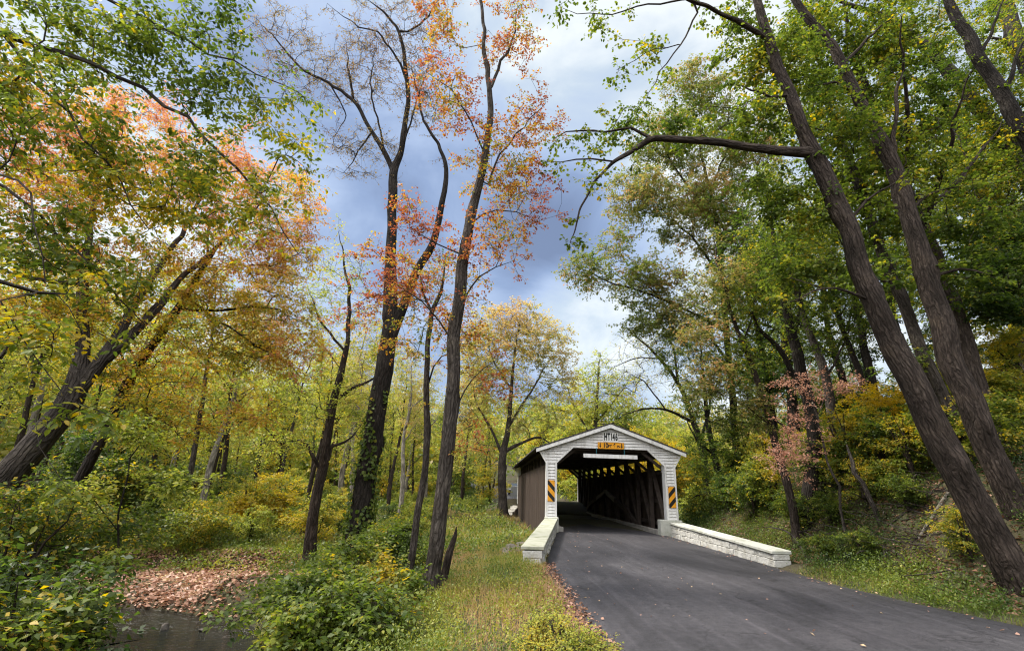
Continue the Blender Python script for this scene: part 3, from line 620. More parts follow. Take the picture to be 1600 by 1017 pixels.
def spray(C, A, g, nt, tl, nl, Ls, tf, droop=.25, flat=.55, asp=.55, hexa=False, jit=.16):
    """twigs round every cluster centre C (arriving along A) with leaves set along them"""
    n_ = len(C); C = np.repeat(C, nt, 0); A = np.repeat(A, nt, 0)
    d = unit(A * .55 + g.normal(0, 1, (n_ * nt, 3)) * [1, 1, flat]); l = tl * g.uniform(.5, 1.15, n_ * nt); e = C + d * l[:, None]; e[:, 2] -= droop * l * .5
    T = np.repeat(np.arange(n_ * nt), nl); q = g.uniform(.12, 1.03, len(T))[:, None]; p = C[T] * (1 - q) + e[T] * q
    dl = unit(e - C)[T]; sd = unit(np.cross(dl, [0, 0, 1.]) + 1e-6) * g.choice([-1, 1], len(T))[:, None]
    di = unit(dl * .55 + sd * .9 + g.normal(0, .35, (len(T), 3))); di[:, 2] -= droop; nr = unit(np.array([0, 0, 1.]) + g.normal(0, .45, (len(T), 3)))
    p = p + sd * .02 + g.normal(0, .05 * tl, (len(T), 3)); Ln = Ls * g.uniform(.65, 1.25, len(T)); bias = g.normal(0, jit * .7, n_ * nt)[T]
    t_ = np.clip(tf(p) + bias + g.normal(0, jit, len(T)), 0, 1)
    return (C, e), leafset(p, di, nr, Ln, Ln * asp, t_, hexa)
def blob_points(blobs, n_, g, px=True, gap=.42):
    """cluster centres spread through the crown's lobes, thinned by a noise field so gaps stay"""
    wts = []; BL = []
    for b in blobs:
        if px:
            x, y, rx, ry, Yd, dep = b[:6]; c = at(x, y, Yd); k = ppm(c); BL.append((c, np.array([rx * k, dep, ry * k]))); wts.append((rx * ry) * (b[6] if len(b) > 6 else 1))
        else: BL.append((np.array(b[0], float), np.array(b[1], float))); wts.append(b[1][0] * b[1][2] * (b[2] if len(b) > 2 else 1))
    wts = np.array(wts) / sum(wts); out = []
    for (c, r), w_ in zip(BL, wts):
        k = int(n_ * w_ * 4 + 8); v = unit(g.normal(0, 1, (k, 3))) * (g.random((k, 1)) ** .42); pts = c + v * r
        keep = noise(pts, max(.5, r.mean() * .45), 5) > gap * .92; pts = pts[keep][:max(1, int(round(n_ * w_)))]; out.append(pts)
    return np.concatenate(out)
def pxpath(pts, Y=None):
    out = []; k0 = None
    for q in pts:
        if len(q) == 4: x, y, Yd, r = q
        else: x, y, r = q; Yd = Y
        c = at(x, y, Yd); out.append((*c, (r * .61 if r > 9 else r * (.46 + .15 * r / 9)) * ppm(c)))
    out[-1] = (*out[-1][:3], min(out[-1][3], .006)); return np.array(out)
def limb_ends(paths, g, every=.8):
    out = []
    for p_ in paths:
        if len(p_) < 3: continue
        pp = catmull(np.asarray(p_, float), every); i0 = int(len(pp) * .55)
        out.append(pp[-1:, :3] + g.normal(0, .04, (1, 3))); q = pp[i0:, :3]; out.append(q + g.normal(0, .16, q.shape))
    return np.concatenate(out)
def plant(name, label, cat, paths, clusters, bark, leaf, seed, nt=5, tl=.5, nl=9, Ls=.08, tf=None, tip=.006, ok0=.3, flare=.35, hexa=False, droop=.25, flat=.55, asp=.55, jit=.16, wig=.03, group=None, up=.25, twr=.0035, wood='trunk', foliage='crown', bump=.07, sink=.25):
    g = np.random.default_rng(seed); paths = [np.array(p_, float) for p_ in paths]
    p0 = paths[0][0].copy(); loc = p0[:3].copy()
    A, rad, par, ne, cl = grow(paths, clusters, g, tip, ok0, wig=wig, up=up)
    V, Qd, B = tubes(A, rad, par, ne, flare, bump)
    root = tag(empty(name, loc), label, cat, group)
    if cl:
        ii = np.array([c[0] for c in cl]); C = A[ii]; AD = unit(C - A[par[ii]])
        if tf is None: tf = lambda p: .5 + 0 * p[:, 0]
        (ta, tb), (LV, LQ, LT) = spray(C, AD, g, nt, tl, nl, Ls, tf, droop, flat, asp, hexa, jit)
        if twr: tv, tq, tbk = twig_tubes(ta, tb, np.full(len(ta), twr), len(V)); V = np.concatenate([V, tv]); Qd = np.concatenate([Qd, tq]); B = np.concatenate([B, tbk])
        if nl: link(foliage, qmesh(foliage, LV - loc, LQ, LT), MATS[leaf], root)
    link(wood, qmesh(wood, V - loc, Qd, None, True, B), MATS[bark], root)
    return root
def dup(root, loc, rz_=0, s=1.0, label=None, group=None):
    r = root.copy(); COL.objects.link(r); r.location = loc; r.rotation_euler = (0, 0, rz_); r.scale = (s, s, s)
    if label: r['label'] = label
    if group: r['group'] = group
    for c_ in root.children:
        k = c_.copy(); COL.objects.link(k); k.parent = r
    return r
def gz(x, y): return float(ground(np.array(x), np.array(y)))
def field(s=1.6, off=0, mean=.5, amp=1.1, grad=None):
    """leaf tone: slow clumps through the crown, with an optional rise with height (z0, z1, amount)"""
    def f(p):
        v = mean + amp * (noise(p, s, off) - .5)
        if grad: v = v + grad[2] * (np.clip((p[:, 2] - grad[0]) / (grad[1] - grad[0]), 0, 1) - .5)
        return v
    return f
def foot(pth, extra=.35):
    """start a stem a little below the ground under it"""
    pth = np.array(pth, float); x, y, z, r = pth[0]; zg = gz(x, y)
    if z > zg - .05:
        d = pth[0] - pth[1]; k = (z - zg + extra) / max(-d[2], .3 * np.linalg.norm(d[:3])) ; k = min(k, 3.5 / max(np.linalg.norm(d[:3]), .1))
        a = pth[0] + d * k; a[2] = min(a[2], zg - .2); a[3] = r * 1.08; pth = np.vstack([a, pth])
    return pth
# ------------------------------------------------------------------ the trees one can tell apart
DENS = 1.9
def tree(name, label, seed, limbs, blobs, nc, bark, leaf, Y=None, dens=1, back=0, **kw):
    g = np.random.default_rng(seed + 500); P = [pxpath(l, Y) for l in limbs]; P[0] = foot(P[0])
    cl = blob_points(blobs, int(nc * DENS * dens), g) if blobs else np.zeros((0, 3))
    if back: cl = CP + (cl - CP) * (1 + back / np.maximum(cl[:, 1:2], 4))   # the crown hangs mostly on the far side of the leaning stem
    if len(cl): cl = np.concatenate([cl, limb_ends(P, g, .9)])
    return plant(name, label, 'tree', P, cl, bark, leaf, seed, **kw)

# left side
tree('leaning_maple', 'big maple leaning in from the lower left corner with orange and pink crown', 1,
     [[(-130, 930, 11, 42.64), (-60, 840, 11, 39.36), (0, 765, 11, 36.08), (60, 690, 11, 31.16), (112, 620, 11, 27.06), (126, 560, 11, 17.22), (128, 500, 11, 13.12), (132, 440, 11, 10.66), (140, 380, 11, 8.2), (150, 300, 11.5, 5.74), (170, 215, 12, 3.28)],
      [(112, 620, 11, 20.28), (160, 560, 11, 15.6), (190, 510, 11.2, 11.7), (212, 470, 11.5, 9.36), (260, 400, 12, 7.02), (300, 330, 12.5, 4.68), (340, 255, 13, 2.34)],
      [(160, 565, 11, 14.82), (200, 530, 11.3, 11.7), (245, 480, 11.8, 9.36), (305, 415, 12.5, 6.24), (370, 355, 13, 3.9), (425, 300, 13.5, 2.34)],
      [(132, 440, 11, 8), (80, 440, 10.6, 6), (30, 430, 10.2, 5), (-30, 400, 10, 4)], [(0, 560, 10.5, 5), (40, 520, 10.8, 4), (100, 480, 11, 3)]],
     [(250, 250, 130, 90, 12, 2.2), (130, 230, 90, 90, 11.5, 2), (390, 290, 90, 70, 13, 2), (450, 370, 60, 60, 13.5, 1.5, .8), (330, 400, 110, 70, 12.5, 2), (100, 360, 110, 70, 11, 2), (470, 300, 40, 45, 14, 1.2, .7), (200, 470, 100, 60, 11.5, 1.6, .7), (60, 470, 70, 60, 10.5, 1.5, .6), (30, 250, 60, 100, 11, 2)],
     420, 'bark_grey', 'leaf_orange', tf=field(1.5, 2, .55, .7, (3.5, 9.5, .5)), nt=6, nl=16, tl=.62, Ls=.08, tip=.0055, flare=.4, dens=.72)
tree('slender_maple', 'thin dark trunk leaning right below the orange crown on the left bank', 2,
     [[(62, 865, 13, 15), (95, 820, 13, 14), (130, 740, 13, 13), (165, 670, 13, 12), (190, 620, 13, 11.5), (225, 560, 13, 11), (268, 500, 13, 9.5), (298, 445, 13, 8), (325, 405, 13.2, 6), (350, 370, 13.4, 4), (410, 335, 13.6, 2)],
      [(295, 485, 13, 4.5), (350, 483, 13, 4), (420, 480, 13.2, 3), (470, 500, 13.4, 2)], [(298, 470, 13, 4), (345, 500, 12.8, 3.2), (400, 540, 12.6, 2.5), (440, 560, 12.5, 2)], [(325, 405, 13.2, 4), (328, 350, 13.4, 3), (345, 290, 13.6, 2)], [(190, 620, 13, 4), (240, 650, 12.7, 3), (290, 690, 12.4, 2)], [(205, 590, 13, 4), (175, 540, 13, 3), (120, 500, 13, 2)]],
     [(400, 470, 110, 60, 13, 1.6), (330, 540, 100, 45, 12.7, 1.6, .7), (440, 550, 70, 50, 13, 1.3, .8), (240, 580, 70, 50, 12.5, 1.3, .7), (430, 400, 60, 40, 13.5, 1.2, .8), (250, 660, 70, 45, 12, 1.2, .8), (370, 640, 60, 30, 12.6, 1, .5)],
     230, 'bark_dark', 'leaf_orange', tf=field(1.4, 5, .47, .7, (3, 7, .4)), nt=5, nl=13, tl=.55, Ls=.075, flare=.3)
tree('bank_tree', 'dark slim tree with yellow green leaves rising from the shadowed creek bank', 3,
     [[(482, 878, 18, 17), (488, 820, 18, 14), (500, 750, 18, 12), (512, 690, 18, 11), (521, 635, 18, 10), (535, 570, 18, 8), (545, 520, 18, 6), (542, 440, 18, 4), (530, 360, 18, 2)],
      [(523, 625, 18, 6), (555, 605, 18, 4.5), (585, 590, 18, 3), (620, 560, 18.5, 2)], [(503, 735, 18, 6), (470, 690, 17.6, 4), (440, 695, 17.2, 3), (405, 660, 17, 2)], [(510, 700, 18, 5), (540, 690, 18.2, 3.5), (565, 660, 18.4, 2)], [(540, 550, 18, 4), (500, 500, 18, 3), (480, 440, 18, 2)]],
     [(520, 450, 55, 80, 18, 1.5), (470, 620, 60, 50, 17.5, 1.5), (560, 620, 50, 45, 18.3, 1.4), (430, 690, 50, 35, 17, 1.3), (580, 540, 40, 50, 18.5, 1.3), (490, 540, 50, 40, 18, 1.2)],
     150, 'bark_brown', 'leaf_yellow', tf=field(1.5, 8, .62, .6), nt=4, nl=9, tl=.6, Ls=.085)
tree('forked_ash', 'tall dark forked tree wrapped in ivy at its foot with nearly bare top', 4,
     [[(548, 890, 17.5, 34.72), (556, 860, 17.5, 30.24), (566, 790, 17.5, 26.88), (576, 720, 17.5, 25.2), (590, 640, 17.5, 22.96), (602, 560, 17.5, 21.84), (611, 490, 17.5, 19.04), (611, 400, 17.5, 13.44), (613, 330, 17.5, 11.76), (614, 270, 17.5, 10.64), (626, 238, 17.5, 7.84), (633, 200, 17.5, 7.28), (637, 140, 17.5, 6.16), (626, 60, 17.5, 4.48), (605, 25, 17.5, 3.36), (570, 0, 17.5, 2.24)],
      [(606, 540, 17.5, 15), (625, 490, 17.4, 12.5), (650, 430, 17.2, 10.5), (680, 370, 17, 9), (692, 310, 17, 7.4), (696, 262, 17, 6), (688, 232, 17, 5), (672, 206, 17, 4.2), (660, 180, 17, 3.4), (652, 140, 17, 2.6), (643, 100, 17, 2)],
      [(614, 268, 17.5, 7), (600, 235, 17.6, 6.5), (582, 205, 17.8, 5.5), (553, 160, 18, 5), (515, 130, 18.2, 4), (475, 110, 18.4, 3.2), (440, 72, 18.6, 2.5), (400, 30, 18.8, 1.6)],
      [(553, 160, 18, 3.5), (546, 110, 18, 3), (543, 70, 18, 2)], [(637, 130, 17.5, 4), (620, 90, 17.3, 3.4), (590, 50, 17.2, 2.6), (560, 40, 17, 2), (510, 10, 17, 1.4)], [(637, 50, 17.5, 3), (665, 30, 17.5, 2.5), (690, -10, 17.5, 2)], [(582, 205, 17.8, 3), (560, 235, 17.8, 2.2), (540, 270, 17.8, 1.4)], [(515, 130, 18.2, 2.5), (540, 180, 18.2, 1.8), (520, 215, 18.2, 1.2)], [(625, 240, 17.5, 3), (655, 150, 17.3, 2.2), (675, 90, 17.3, 1.5)], [(600, 235, 17.6, 3), (580, 130, 17.3, 2.2), (590, 60, 17.3, 1.4)]],
     [(470, 90, 70, 70, 18.4, 1.6), (560, 100, 80, 80, 17.8, 1.6), (640, 60, 60, 70, 17.4, 1.5), (430, 40, 40, 40, 18.6, 1), (560, 230, 60, 50, 17.8, 1.2), (660, 150, 40, 60, 17.2, 1.2), (600, -40, 130, 40, 17.6, 2, .6)],
     210, 'bark_dark', 'leaf_brown', dens=1.0, tf=field(1.5, 3, .75, .8), nt=6, nl=5, tl=.6, Ls=.065, flare=.3, asp=.7, twr=.005, tip=.008)
tree('slim_tree', 'thin crooked dark trunk between the ivy covered tree and the tall red leaved tree', 5,
     [[(636, 910, 13, 10), (645, 860, 13, 9.5), (652, 810, 13, 9), (663, 740, 13, 8.5), (668, 640, 13, 8), (668, 560, 13, 7), (678, 480, 13, 6), (690, 440, 13, 4), (700, 395, 13, 2.5)], [(676, 490, 13, 4), (664, 455, 13, 3), (655, 415, 13, 2)], [(669, 600, 13, 3), (690, 560, 12.8, 2), (715, 545, 12.6, 1.4)]],
     [(670, 440, 50, 50, 13, 1), (720, 520, 40, 30, 12.6, .8), (640, 470, 40, 40, 13, .8)], 45, 'bark_grey', 'leaf_red', tf=field(1, 2, .4, .8), nt=4, nl=8, tl=.5, Ls=.075)
tree('tall_red_tree', 'tall straight grey trunk with sparse red and orange leaves beside the grassy verge', 6,
     [[(664, 955, 10.6, 27), (672, 910, 10.6, 21.5), (682, 850, 10.6, 20), (692, 770, 10.6, 19), (700, 690, 10.6, 18), (706, 600, 10.6, 17), (711, 520, 10.6, 16), (721, 440, 10.6, 15), (730, 370, 10.6, 14), (742, 310, 10.6, 11), (757, 250, 10.6, 9), (766, 180, 10.6, 8), (763, 110, 10.6, 6.5), (755, 50, 10.6, 5), (748, -30, 10.6, 4), (745, -120, 10.8, 2)],
      [(768, 135, 10.6, 5), (785, 95, 10.6, 4), (800, 60, 10.6, 3), (810, 10, 10.6, 2)], [(765, 290, 10.6, 3.5), (776, 240, 10.6, 3), (808, 210, 10.6, 2.4), (850, 165, 10.6, 1.6)], [(757, 240, 10.6, 3), (735, 190, 10.4, 2.4), (700, 140, 10.2, 1.8), (670, 110, 10, 1.2)], [(735, 350, 10.6, 3), (780, 330, 10.7, 2.2), (830, 340, 10.8, 1.6)], [(727, 400, 10.6, 3), (680, 380, 10.4, 2), (640, 350, 10.2, 1.4)], [(715, 480, 10.6, 3.5), (750, 430, 10.6, 2.5), (800, 410, 10.6, 1.6)], [(711, 540, 10.6, 3), (660, 470, 10.4, 2.2), (600, 430, 10.2, 1.5)], [(703, 650, 10.6, 3), (740, 590, 10.8, 2), (775, 560, 11, 1.3)]],
     [(770, 250, 70, 70, 10.6, 1.1), (700, 150, 60, 70, 10.3, 1), (825, 310, 55, 70, 10.7, 1), (760, 390, 80, 50, 10.6, 1.1), (840, 180, 45, 55, 10.6, .9), (690, 50, 50, 50, 10.4, .9), (800, 60, 50, 60, 10.6, .9), (610, 430, 70, 50, 10.2, 1), (650, 350, 50, 40, 10.3, .8), (740, 500, 70, 50, 10.7, 1, .8), (560, 480, 50, 35, 10.2, .8, .7), (780, 620, 40, 60, 11, .8, .5), (740, 690, 40, 50, 11, .8, .35), (640, 530, 60, 35, 10.4, .8, .6)],
     330, 'bark_grey', 'leaf_red', dens=.6, tf=field(.9, 6, .55, 1.0, (4, 10, .25)), nt=5, nl=10, tl=.42, Ls=.062, asp=.72, flare=.3, tip=.004, twr=.0028, droop=.2)
st = pxpath([(688, 912, 11.2, 11), (700, 862, 11.2, 9), (708, 838, 11.2, 6), (713, 824, 11.2, 1.5)]); plant('broken_stump', 'short splintered dead stump leaning beside the foot of the tall red tree', 'tree stump', [foot(st)], [], 'bark_brown', 'leaf_red', 7, flare=.2, wood='stump', bump=.2)
# near branches hanging in from a tree that stands outside the picture
tree('beech_tree', 'near green and yellow leaved branches hanging in from the upper left', 8,
     [[(-420, 1150, 4.2, 60), (-400, 800, 4.2, 50), (-380, 300, 4.4, 40), (-360, -100, 4.6, 25), (-300, -300, 5, 10)],
      [(-375, 150, 4.4, 15), (-150, 0, 4.8, 12), (10, 60, 5.2, 7), (150, 105, 5.5, 6), (260, 170, 5.8, 5), (340, 235, 6, 4), (420, 330, 6.2, 2.4), (465, 395, 6.3, 1.2)],
      [(-150, 0, 4.8, 8), (60, -40, 5.2, 6), (220, 20, 5.6, 4), (360, 100, 6, 2.5), (470, 150, 6.2, 1.2)],
      [(-380, 330, 4.4, 12), (-200, 300, 4.6, 9), (-40, 260, 4.8, 5), (60, 330, 5, 4), (150, 420, 5.2, 3), (210, 500, 5.4, 1.6)],
      [(10, 60, 5.2, 5), (80, 150, 5.2, 4), (160, 250, 5.3, 3), (230, 360, 5.4, 2)], [(-40, 260, 4.8, 4), (40, 300, 4.6, 3), (70, 400, 4.6, 2), (120, 520, 4.6, 1.3)], [(-380, 450, 4.4, 10), (-150, 430, 4.2, 7), (0, 435, 4.2, 6), (60, 465, 4.3, 5), (100, 455, 4.4, 3)], [(0, 470, 4, 3), (60, 540, 4, 2.4), (120, 620, 4.1, 1.6), (170, 650, 4.2, 1)]],
     [(80, 50, 110, 60, 5.3, .7), (220, 90, 110, 60, 5.7, .7), (330, 150, 80, 60, 6, .6), (420, 160, 50, 50, 6.2, .5, .8), (440, 250, 45, 60, 6.2, .5, .8), (400, 340, 60, 50, 6.2, .5, .8), (90, 200, 90, 80, 5.1, .7), (220, 270, 90, 70, 5.5, .6), (60, 350, 80, 70, 4.9, .6), (150, 430, 80, 60, 5.1, .6, .7), (50, 540, 70, 60, 4.2, .4, .4), (130, 640, 60, 35, 4.2, .4, .35), (470, 160, 30, 20, 6.3, .3, .7), (180, 30, 120, 40, 5.6, .6), (30, 130, 90, 70, 5, .6), (300, 330, 70, 50, 5.8, .5, .8), (380, 60, 60, 40, 6, .5, .6), (300, 20, 90, 40, 5.8, .6), (-60, 150, 120, 150, 5, .8, .7), (310, 240, 60, 60, 5.8, .5)],
     420, 'bark_grey', 'leaf_bright', dens=.74, tf=field(.9, 4, .64, .9, (3, 8, -.3)), nt=4, nl=9, tl=.34, Ls=.068, hexa=True, flat=.35, droop=.35, tip=.0035, twr=.0016, up=.1, ok0=.1, asp=.52)
# beyond the creek, near the bridge
tree('sycamore_tree', 'stout grey tree left of the bridge with tan and yellow rounded crown', 9,
     [[(787, 815, 40, 11.7), (785, 765, 40, 10.53), (786, 715, 40, 9.36), (794, 670, 40, 7.02), (800, 600, 40, 4.68), (806, 540, 40, 3.12), (815, 490, 40, 1.56)], [(789, 705, 40, 5.46), (820, 690, 39.5, 3.9), (845, 683, 39, 3.12), (865, 700, 38.6, 1.95)], [(785, 712, 40, 4.68), (768, 670, 40, 3.51), (745, 630, 40.5, 2.34), (735, 580, 41, 1.56)], [(794, 668, 40, 3.9), (830, 610, 40, 3.12), (860, 560, 40, 1.95)], [(800, 610, 40, 3.12), (770, 560, 40, 2.34), (760, 520, 40, 1.56)]],
     [(805, 545, 85, 75, 40, 3.5), (870, 560, 45, 55, 40, 2.5), (735, 560, 40, 50, 40, 2.5, .7), (760, 610, 50, 60, 40, 3), (860, 630, 40, 40, 39, 2.5, .6), (800, 500, 50, 30, 40, 2.5), (735, 690, 40, 50, 40, 2.5, .6), (830, 660, 40, 30, 39, 2, .4)],
     260, 'bark_grey', 'leaf_tan', tf=field(3, 1, .42, .7, (4, 14, .4)), nt=5, nl=11, tl=1.1, Ls=.19, tip=.012, twr=.007)
tree('roadside_tree', 'light green tree beyond the ridge of the bridge roof', 10,
     [[(930, 770, 62, 7), (928, 700, 62, 6), (932, 640, 62, 4.5), (935, 590, 62, 3), (938, 550, 62, 1.5)], [(929, 690, 62, 3.5), (900, 640, 62, 2.5), (885, 600, 62, 1.5)], [(931, 660, 62, 3), (965, 620, 62, 2.2), (985, 590, 62, 1.2)]],
     [(930, 610, 45, 50, 62, 4), (890, 650, 40, 35, 62, 3.5), (965, 640, 40, 40, 62, 3.5), (1000, 670, 50, 30, 62, 4), (920, 690, 60, 25, 60, 3)],
     130, 'bark_grey', 'leaf_yellow', tf=field(3, 2, .55, .7), nt=5, nl=9, tl=1.6, Ls=.30, tip=.018, twr=.009)
tree('bare_tree', 'almost bare tree with long arching limbs above the right of the bridge roof', 11,
     [[(1110, 800, 34, 9), (1100, 720, 34, 8), (1085, 660, 34, 7), (1060, 600, 34, 5.5), (1030, 560, 34, 4), (1000, 530, 34, 2.5), (975, 515, 34, 1.2)], [(1085, 660, 34, 5), (1040, 640, 33.5, 3.5), (1000, 640, 33, 2.5), (960, 655, 33, 1.2)], [(1060, 600, 34, 4), (1050, 540, 34, 3), (1025, 490, 34, 2), (1010, 450, 34, 1)], [(1040, 640, 33.5, 2.5), (1010, 600, 33.4, 2), (975, 580, 33.2, 1)], [(1030, 560, 34, 2.5), (990, 560, 34, 1.8), (950, 580, 34, 1)], [(1095, 690, 34, 4), (1110, 620, 34, 3), (1100, 540, 34, 2)]],
     [(1010, 560, 60, 50, 34, 2.5), (960, 600, 50, 40, 33.5, 2.5), (1050, 520, 50, 50, 34, 2.5)],
     90, 'bark_dark', 'leaf_tan', tf=field(3, 2, .4, .7), nt=5, nl=2, tl=1.2, Ls=.14, tip=.012, twr=.007)
# right side
tree('limbed_oak', 'great leaning oak at the right road edge with long horizontal limb reaching over the road', 12,
     [[(1625, 985, 9.6, 44.08), (1598, 925, 9.6, 38.7904), (1555, 845, 9.6, 37.0272), (1508, 760, 9.6, 35.264), (1450, 650, 9.6, 32.6192), (1410, 570, 9.6, 29.0928), (1365, 470, 9.6, 25.1256), (1333, 380, 9.6, 22.9216), (1300, 300, 9.6, 21.1584), (1275, 245, 9.6, 19.3952), (1253, 205, 9.6, 16.3096), (1234, 150, 9.6, 14.5464), (1213, 90, 9.6, 12.7832), (1195, 40, 9.6, 11.02), (1178, -20, 9.6, 8.816), (1150, -120, 9.8, 4.408)],
      [(1268, 238, 9.6, 15), (1230, 236, 9.6, 12), (1180, 230, 9.6, 10.5), (1120, 221, 9.6, 9.5), (1060, 217, 9.6, 9), (1015, 215, 9.7, 8), (985, 231, 9.8, 6.5), (955, 250, 9.9, 5), (938, 264, 10, 4), (915, 300, 10, 3.2), (900, 340, 10, 2.8), (893, 382, 10, 1.6)],
      [(1015, 215, 9.7, 5), (985, 200, 9.6, 4), (950, 205, 9.5, 3.2), (910, 204, 9.4, 2.6), (870, 220, 9.3, 1.4)], [(953, 252, 9.9, 3), (905, 250, 10, 2.4), (858, 253, 10.1, 1.4)],
      [(1202, 62, 9.6, 8), (1166, 44, 9.5, 6.5), (1120, 22, 9.3, 5.5), (1066, 0, 9.1, 4.5), (1000, -30, 9, 2.5)], [(1090, 20, 9.2, 3), (1060, 70, 9.2, 2.4), (1030, 112, 9.2, 1.8), (1005, 165, 9.2, 1)], [(1066, 0, 9.1, 3), (1000, 12, 9, 2.3), (940, 26, 9, 1.7), (880, 14, 9, 1)], [(1060, 70, 9.2, 1.8), (1010, 85, 9.2, 1.4), (965, 110, 9.2, .9)], [(1365, 470, 9.6, 5), (1300, 450, 9.4, 3.5), (1230, 470, 9.2, 2)], [(1320, 350, 9.6, 5), (1375, 300, 9.4, 3.5), (1420, 270, 9.2, 2)], [(1234, 150, 9.6, 5), (1190, 150, 9.4, 3.5), (1140, 130, 9.2, 2)]],
     [(1180, 190, 70, 35, 9.4, .8), (1080, 200, 60, 30, 9.6, .7, .8), (1230, 100, 60, 60, 9.4, .8), (1160, 90, 50, 40, 9.3, .7), (980, 195, 40, 25, 9.6, .5, .6), (920, 225, 35, 25, 9.5, .5, .35), (1250, 320, 50, 50, 9.3, .7), (1240, 420, 50, 40, 9.3, .6), (1180, 280, 40, 35, 9.4, .6, .6), (1320, 200, 50, 50, 9.3, .7), (1300, 420, 40, 40, 9.3, .6, .6), (1030, 90, 35, 35, 9.2, .5, .3), (960, 30, 50, 25, 9, .5, .25), (1150, 30, 60, 35, 9.3, .6, .6)],
     300, 'bark_brown', 'leaf_bright', dens=.75, back=.8, tf=field(1.0, 6, .45, .75), nt=5, nl=8, tl=.42, Ls=.085, asp=.72, hexa=True, tip=.004, twr=.0026, flare=.45, flat=.4, bump=.09)
tree('straight_oak', 'second large oak leaning behind the limbed one with dead upright snag limb', 13,
     [[(1640, 900, 10.4, 34), (1608, 840, 10.4, 31), (1568, 750, 10.4, 29), (1526, 660, 10.4, 28), (1491, 571, 10.4, 27), (1464, 481, 10.4, 24.5), (1434, 385, 10.4, 21.5), (1411, 303, 10.4, 19), (1385, 237, 10.4, 17), (1366, 203, 10.4, 14.5), (1342, 155, 10.4, 12.5), (1320, 105, 10.4, 11.5), (1290, 60, 10.4, 10.5), (1255, 18, 10.4, 9.5), (1225, -30, 10.4, 8), (1170, -120, 10.6, 4)],
      [(1392, 262, 10.4, 9), (1394, 230, 10.3, 6.5), (1396, 180, 10.2, 5), (1405, 130, 10.2, 4), (1411, 110, 10.2, 2.6)], [(1420, 340, 10.4, 5), (1455, 300, 10.2, 4), (1500, 290, 10.0, 2.4)], [(1450, 435, 10.4, 6), (1500, 420, 10.2, 4), (1550, 430, 10.0, 2.5)], [(1342, 150, 10.4, 5), (1300, 130, 10.2, 3.5), (1260, 140, 10.0, 2)], [(1320, 100, 10.4, 5), (1360, 50, 10.2, 3.5), (1400, 20, 10.0, 2)]],
     [(1340, 60, 70, 50, 10.2, .9), (1420, 60, 60, 60, 10.0, .9), (1290, 150, 50, 45, 10.1, .8), (1450, 260, 60, 60, 10.0, .9), (1500, 350, 60, 50, 10.0, .8), (1400, 330, 40, 60, 10.1, .7), (1370, 420, 50, 40, 10.1, .7, .8), (1530, 430, 60, 40, 9.9, .8), (1460, 160, 50, 50, 10.0, .8), (1270, 40, 50, 40, 10.2, .8)],
     260, 'bark_brown', 'leaf_bright', dens=.7, back=1.1, tf=field(1.1, 9, .42, .7), nt=5, nl=9, tl=.45, Ls=.088, asp=.75, hexa=True, tip=.004, twr=.0026, flare=.45, flat=.4)
tree('twin_oak', 'slimmer pale barked trunk rising between the two great leaning oaks', 14,
     [[(1570, 860, 12.5, 19), (1535, 770, 12.5, 17), (1508, 695, 12.5, 16), (1488, 650, 12.5, 15.5), (1450, 571, 12.5, 14.5), (1416, 485, 12.5, 13), (1381, 406, 12.5, 12), (1358, 335, 12.5, 11), (1335, 270, 12.5, 10), (1310, 210, 12.5, 8), (1290, 140, 12.5, 5.5), (1268, 60, 12.5, 3)], [(1380, 440, 12.5, 4), (1330, 400, 12.3, 3), (1300, 350, 12.2, 1.8)], [(1340, 310, 12.5, 4), (1370, 260, 12.4, 3), (1400, 200, 12.3, 1.8)], [(1330, 350, 12.5, 4.5), (1295, 340, 12.4, 3.4), (1285, 330, 12.4, 2.6)]],
     [(1330, 260, 60, 60, 12.3, 1), (1290, 340, 50, 50, 12.2, .9), (1260, 180, 50, 60, 12.5, 1), (1380, 180, 50, 60, 12.3, .9), (1430, 560, 50, 40, 12.3, .8, .5), (1240, 60, 50, 50, 12.5, 1)],
     150, 'bark_grey', 'leaf_bright', tf=field(1.1, 12, .45, .7), nt=5, nl=9, tl=.48, Ls=.09, asp=.7, tip=.0045, twr=.003)
tree('arching_oak', 'grey trunk arching in from the right edge toward the top of the picture', 15,
     [[(1790, 680, 15, 28), (1690, 430, 15, 23), (1640, 330, 15, 21.5), (1600, 262, 15, 19.5), (1547, 192, 15, 17), (1500, 130, 15, 15), (1460, 86, 15, 13), (1420, 52, 15, 10.5), (1375, 25, 15, 8), (1320, 5, 15, 5), (1260, -30, 15, 3)], [(1470, 95, 15, 5), (1420, 95, 14.7, 4), (1370, 100, 14.5, 2.5)], [(1560, 210, 15, 5), (1520, 230, 14.7, 3.5), (1470, 220, 14.4, 2)]],
     [(1440, 20, 80, 50, 14.8, 1.2), (1370, 90, 60, 50, 14.6, 1), (1520, 240, 60, 50, 14.5, 1.1), (1500, 60, 60, 50, 14.8, 1.1), (1590, 330, 50, 50, 14.6, 1)],
     150, 'bark_grey', 'leaf_bright', dens=.75, back=1.6, tf=field(1.3, 15, .5, .7), nt=5, nl=10, tl=.55, Ls=.10, asp=.7, tip=.005, twr=.0035)
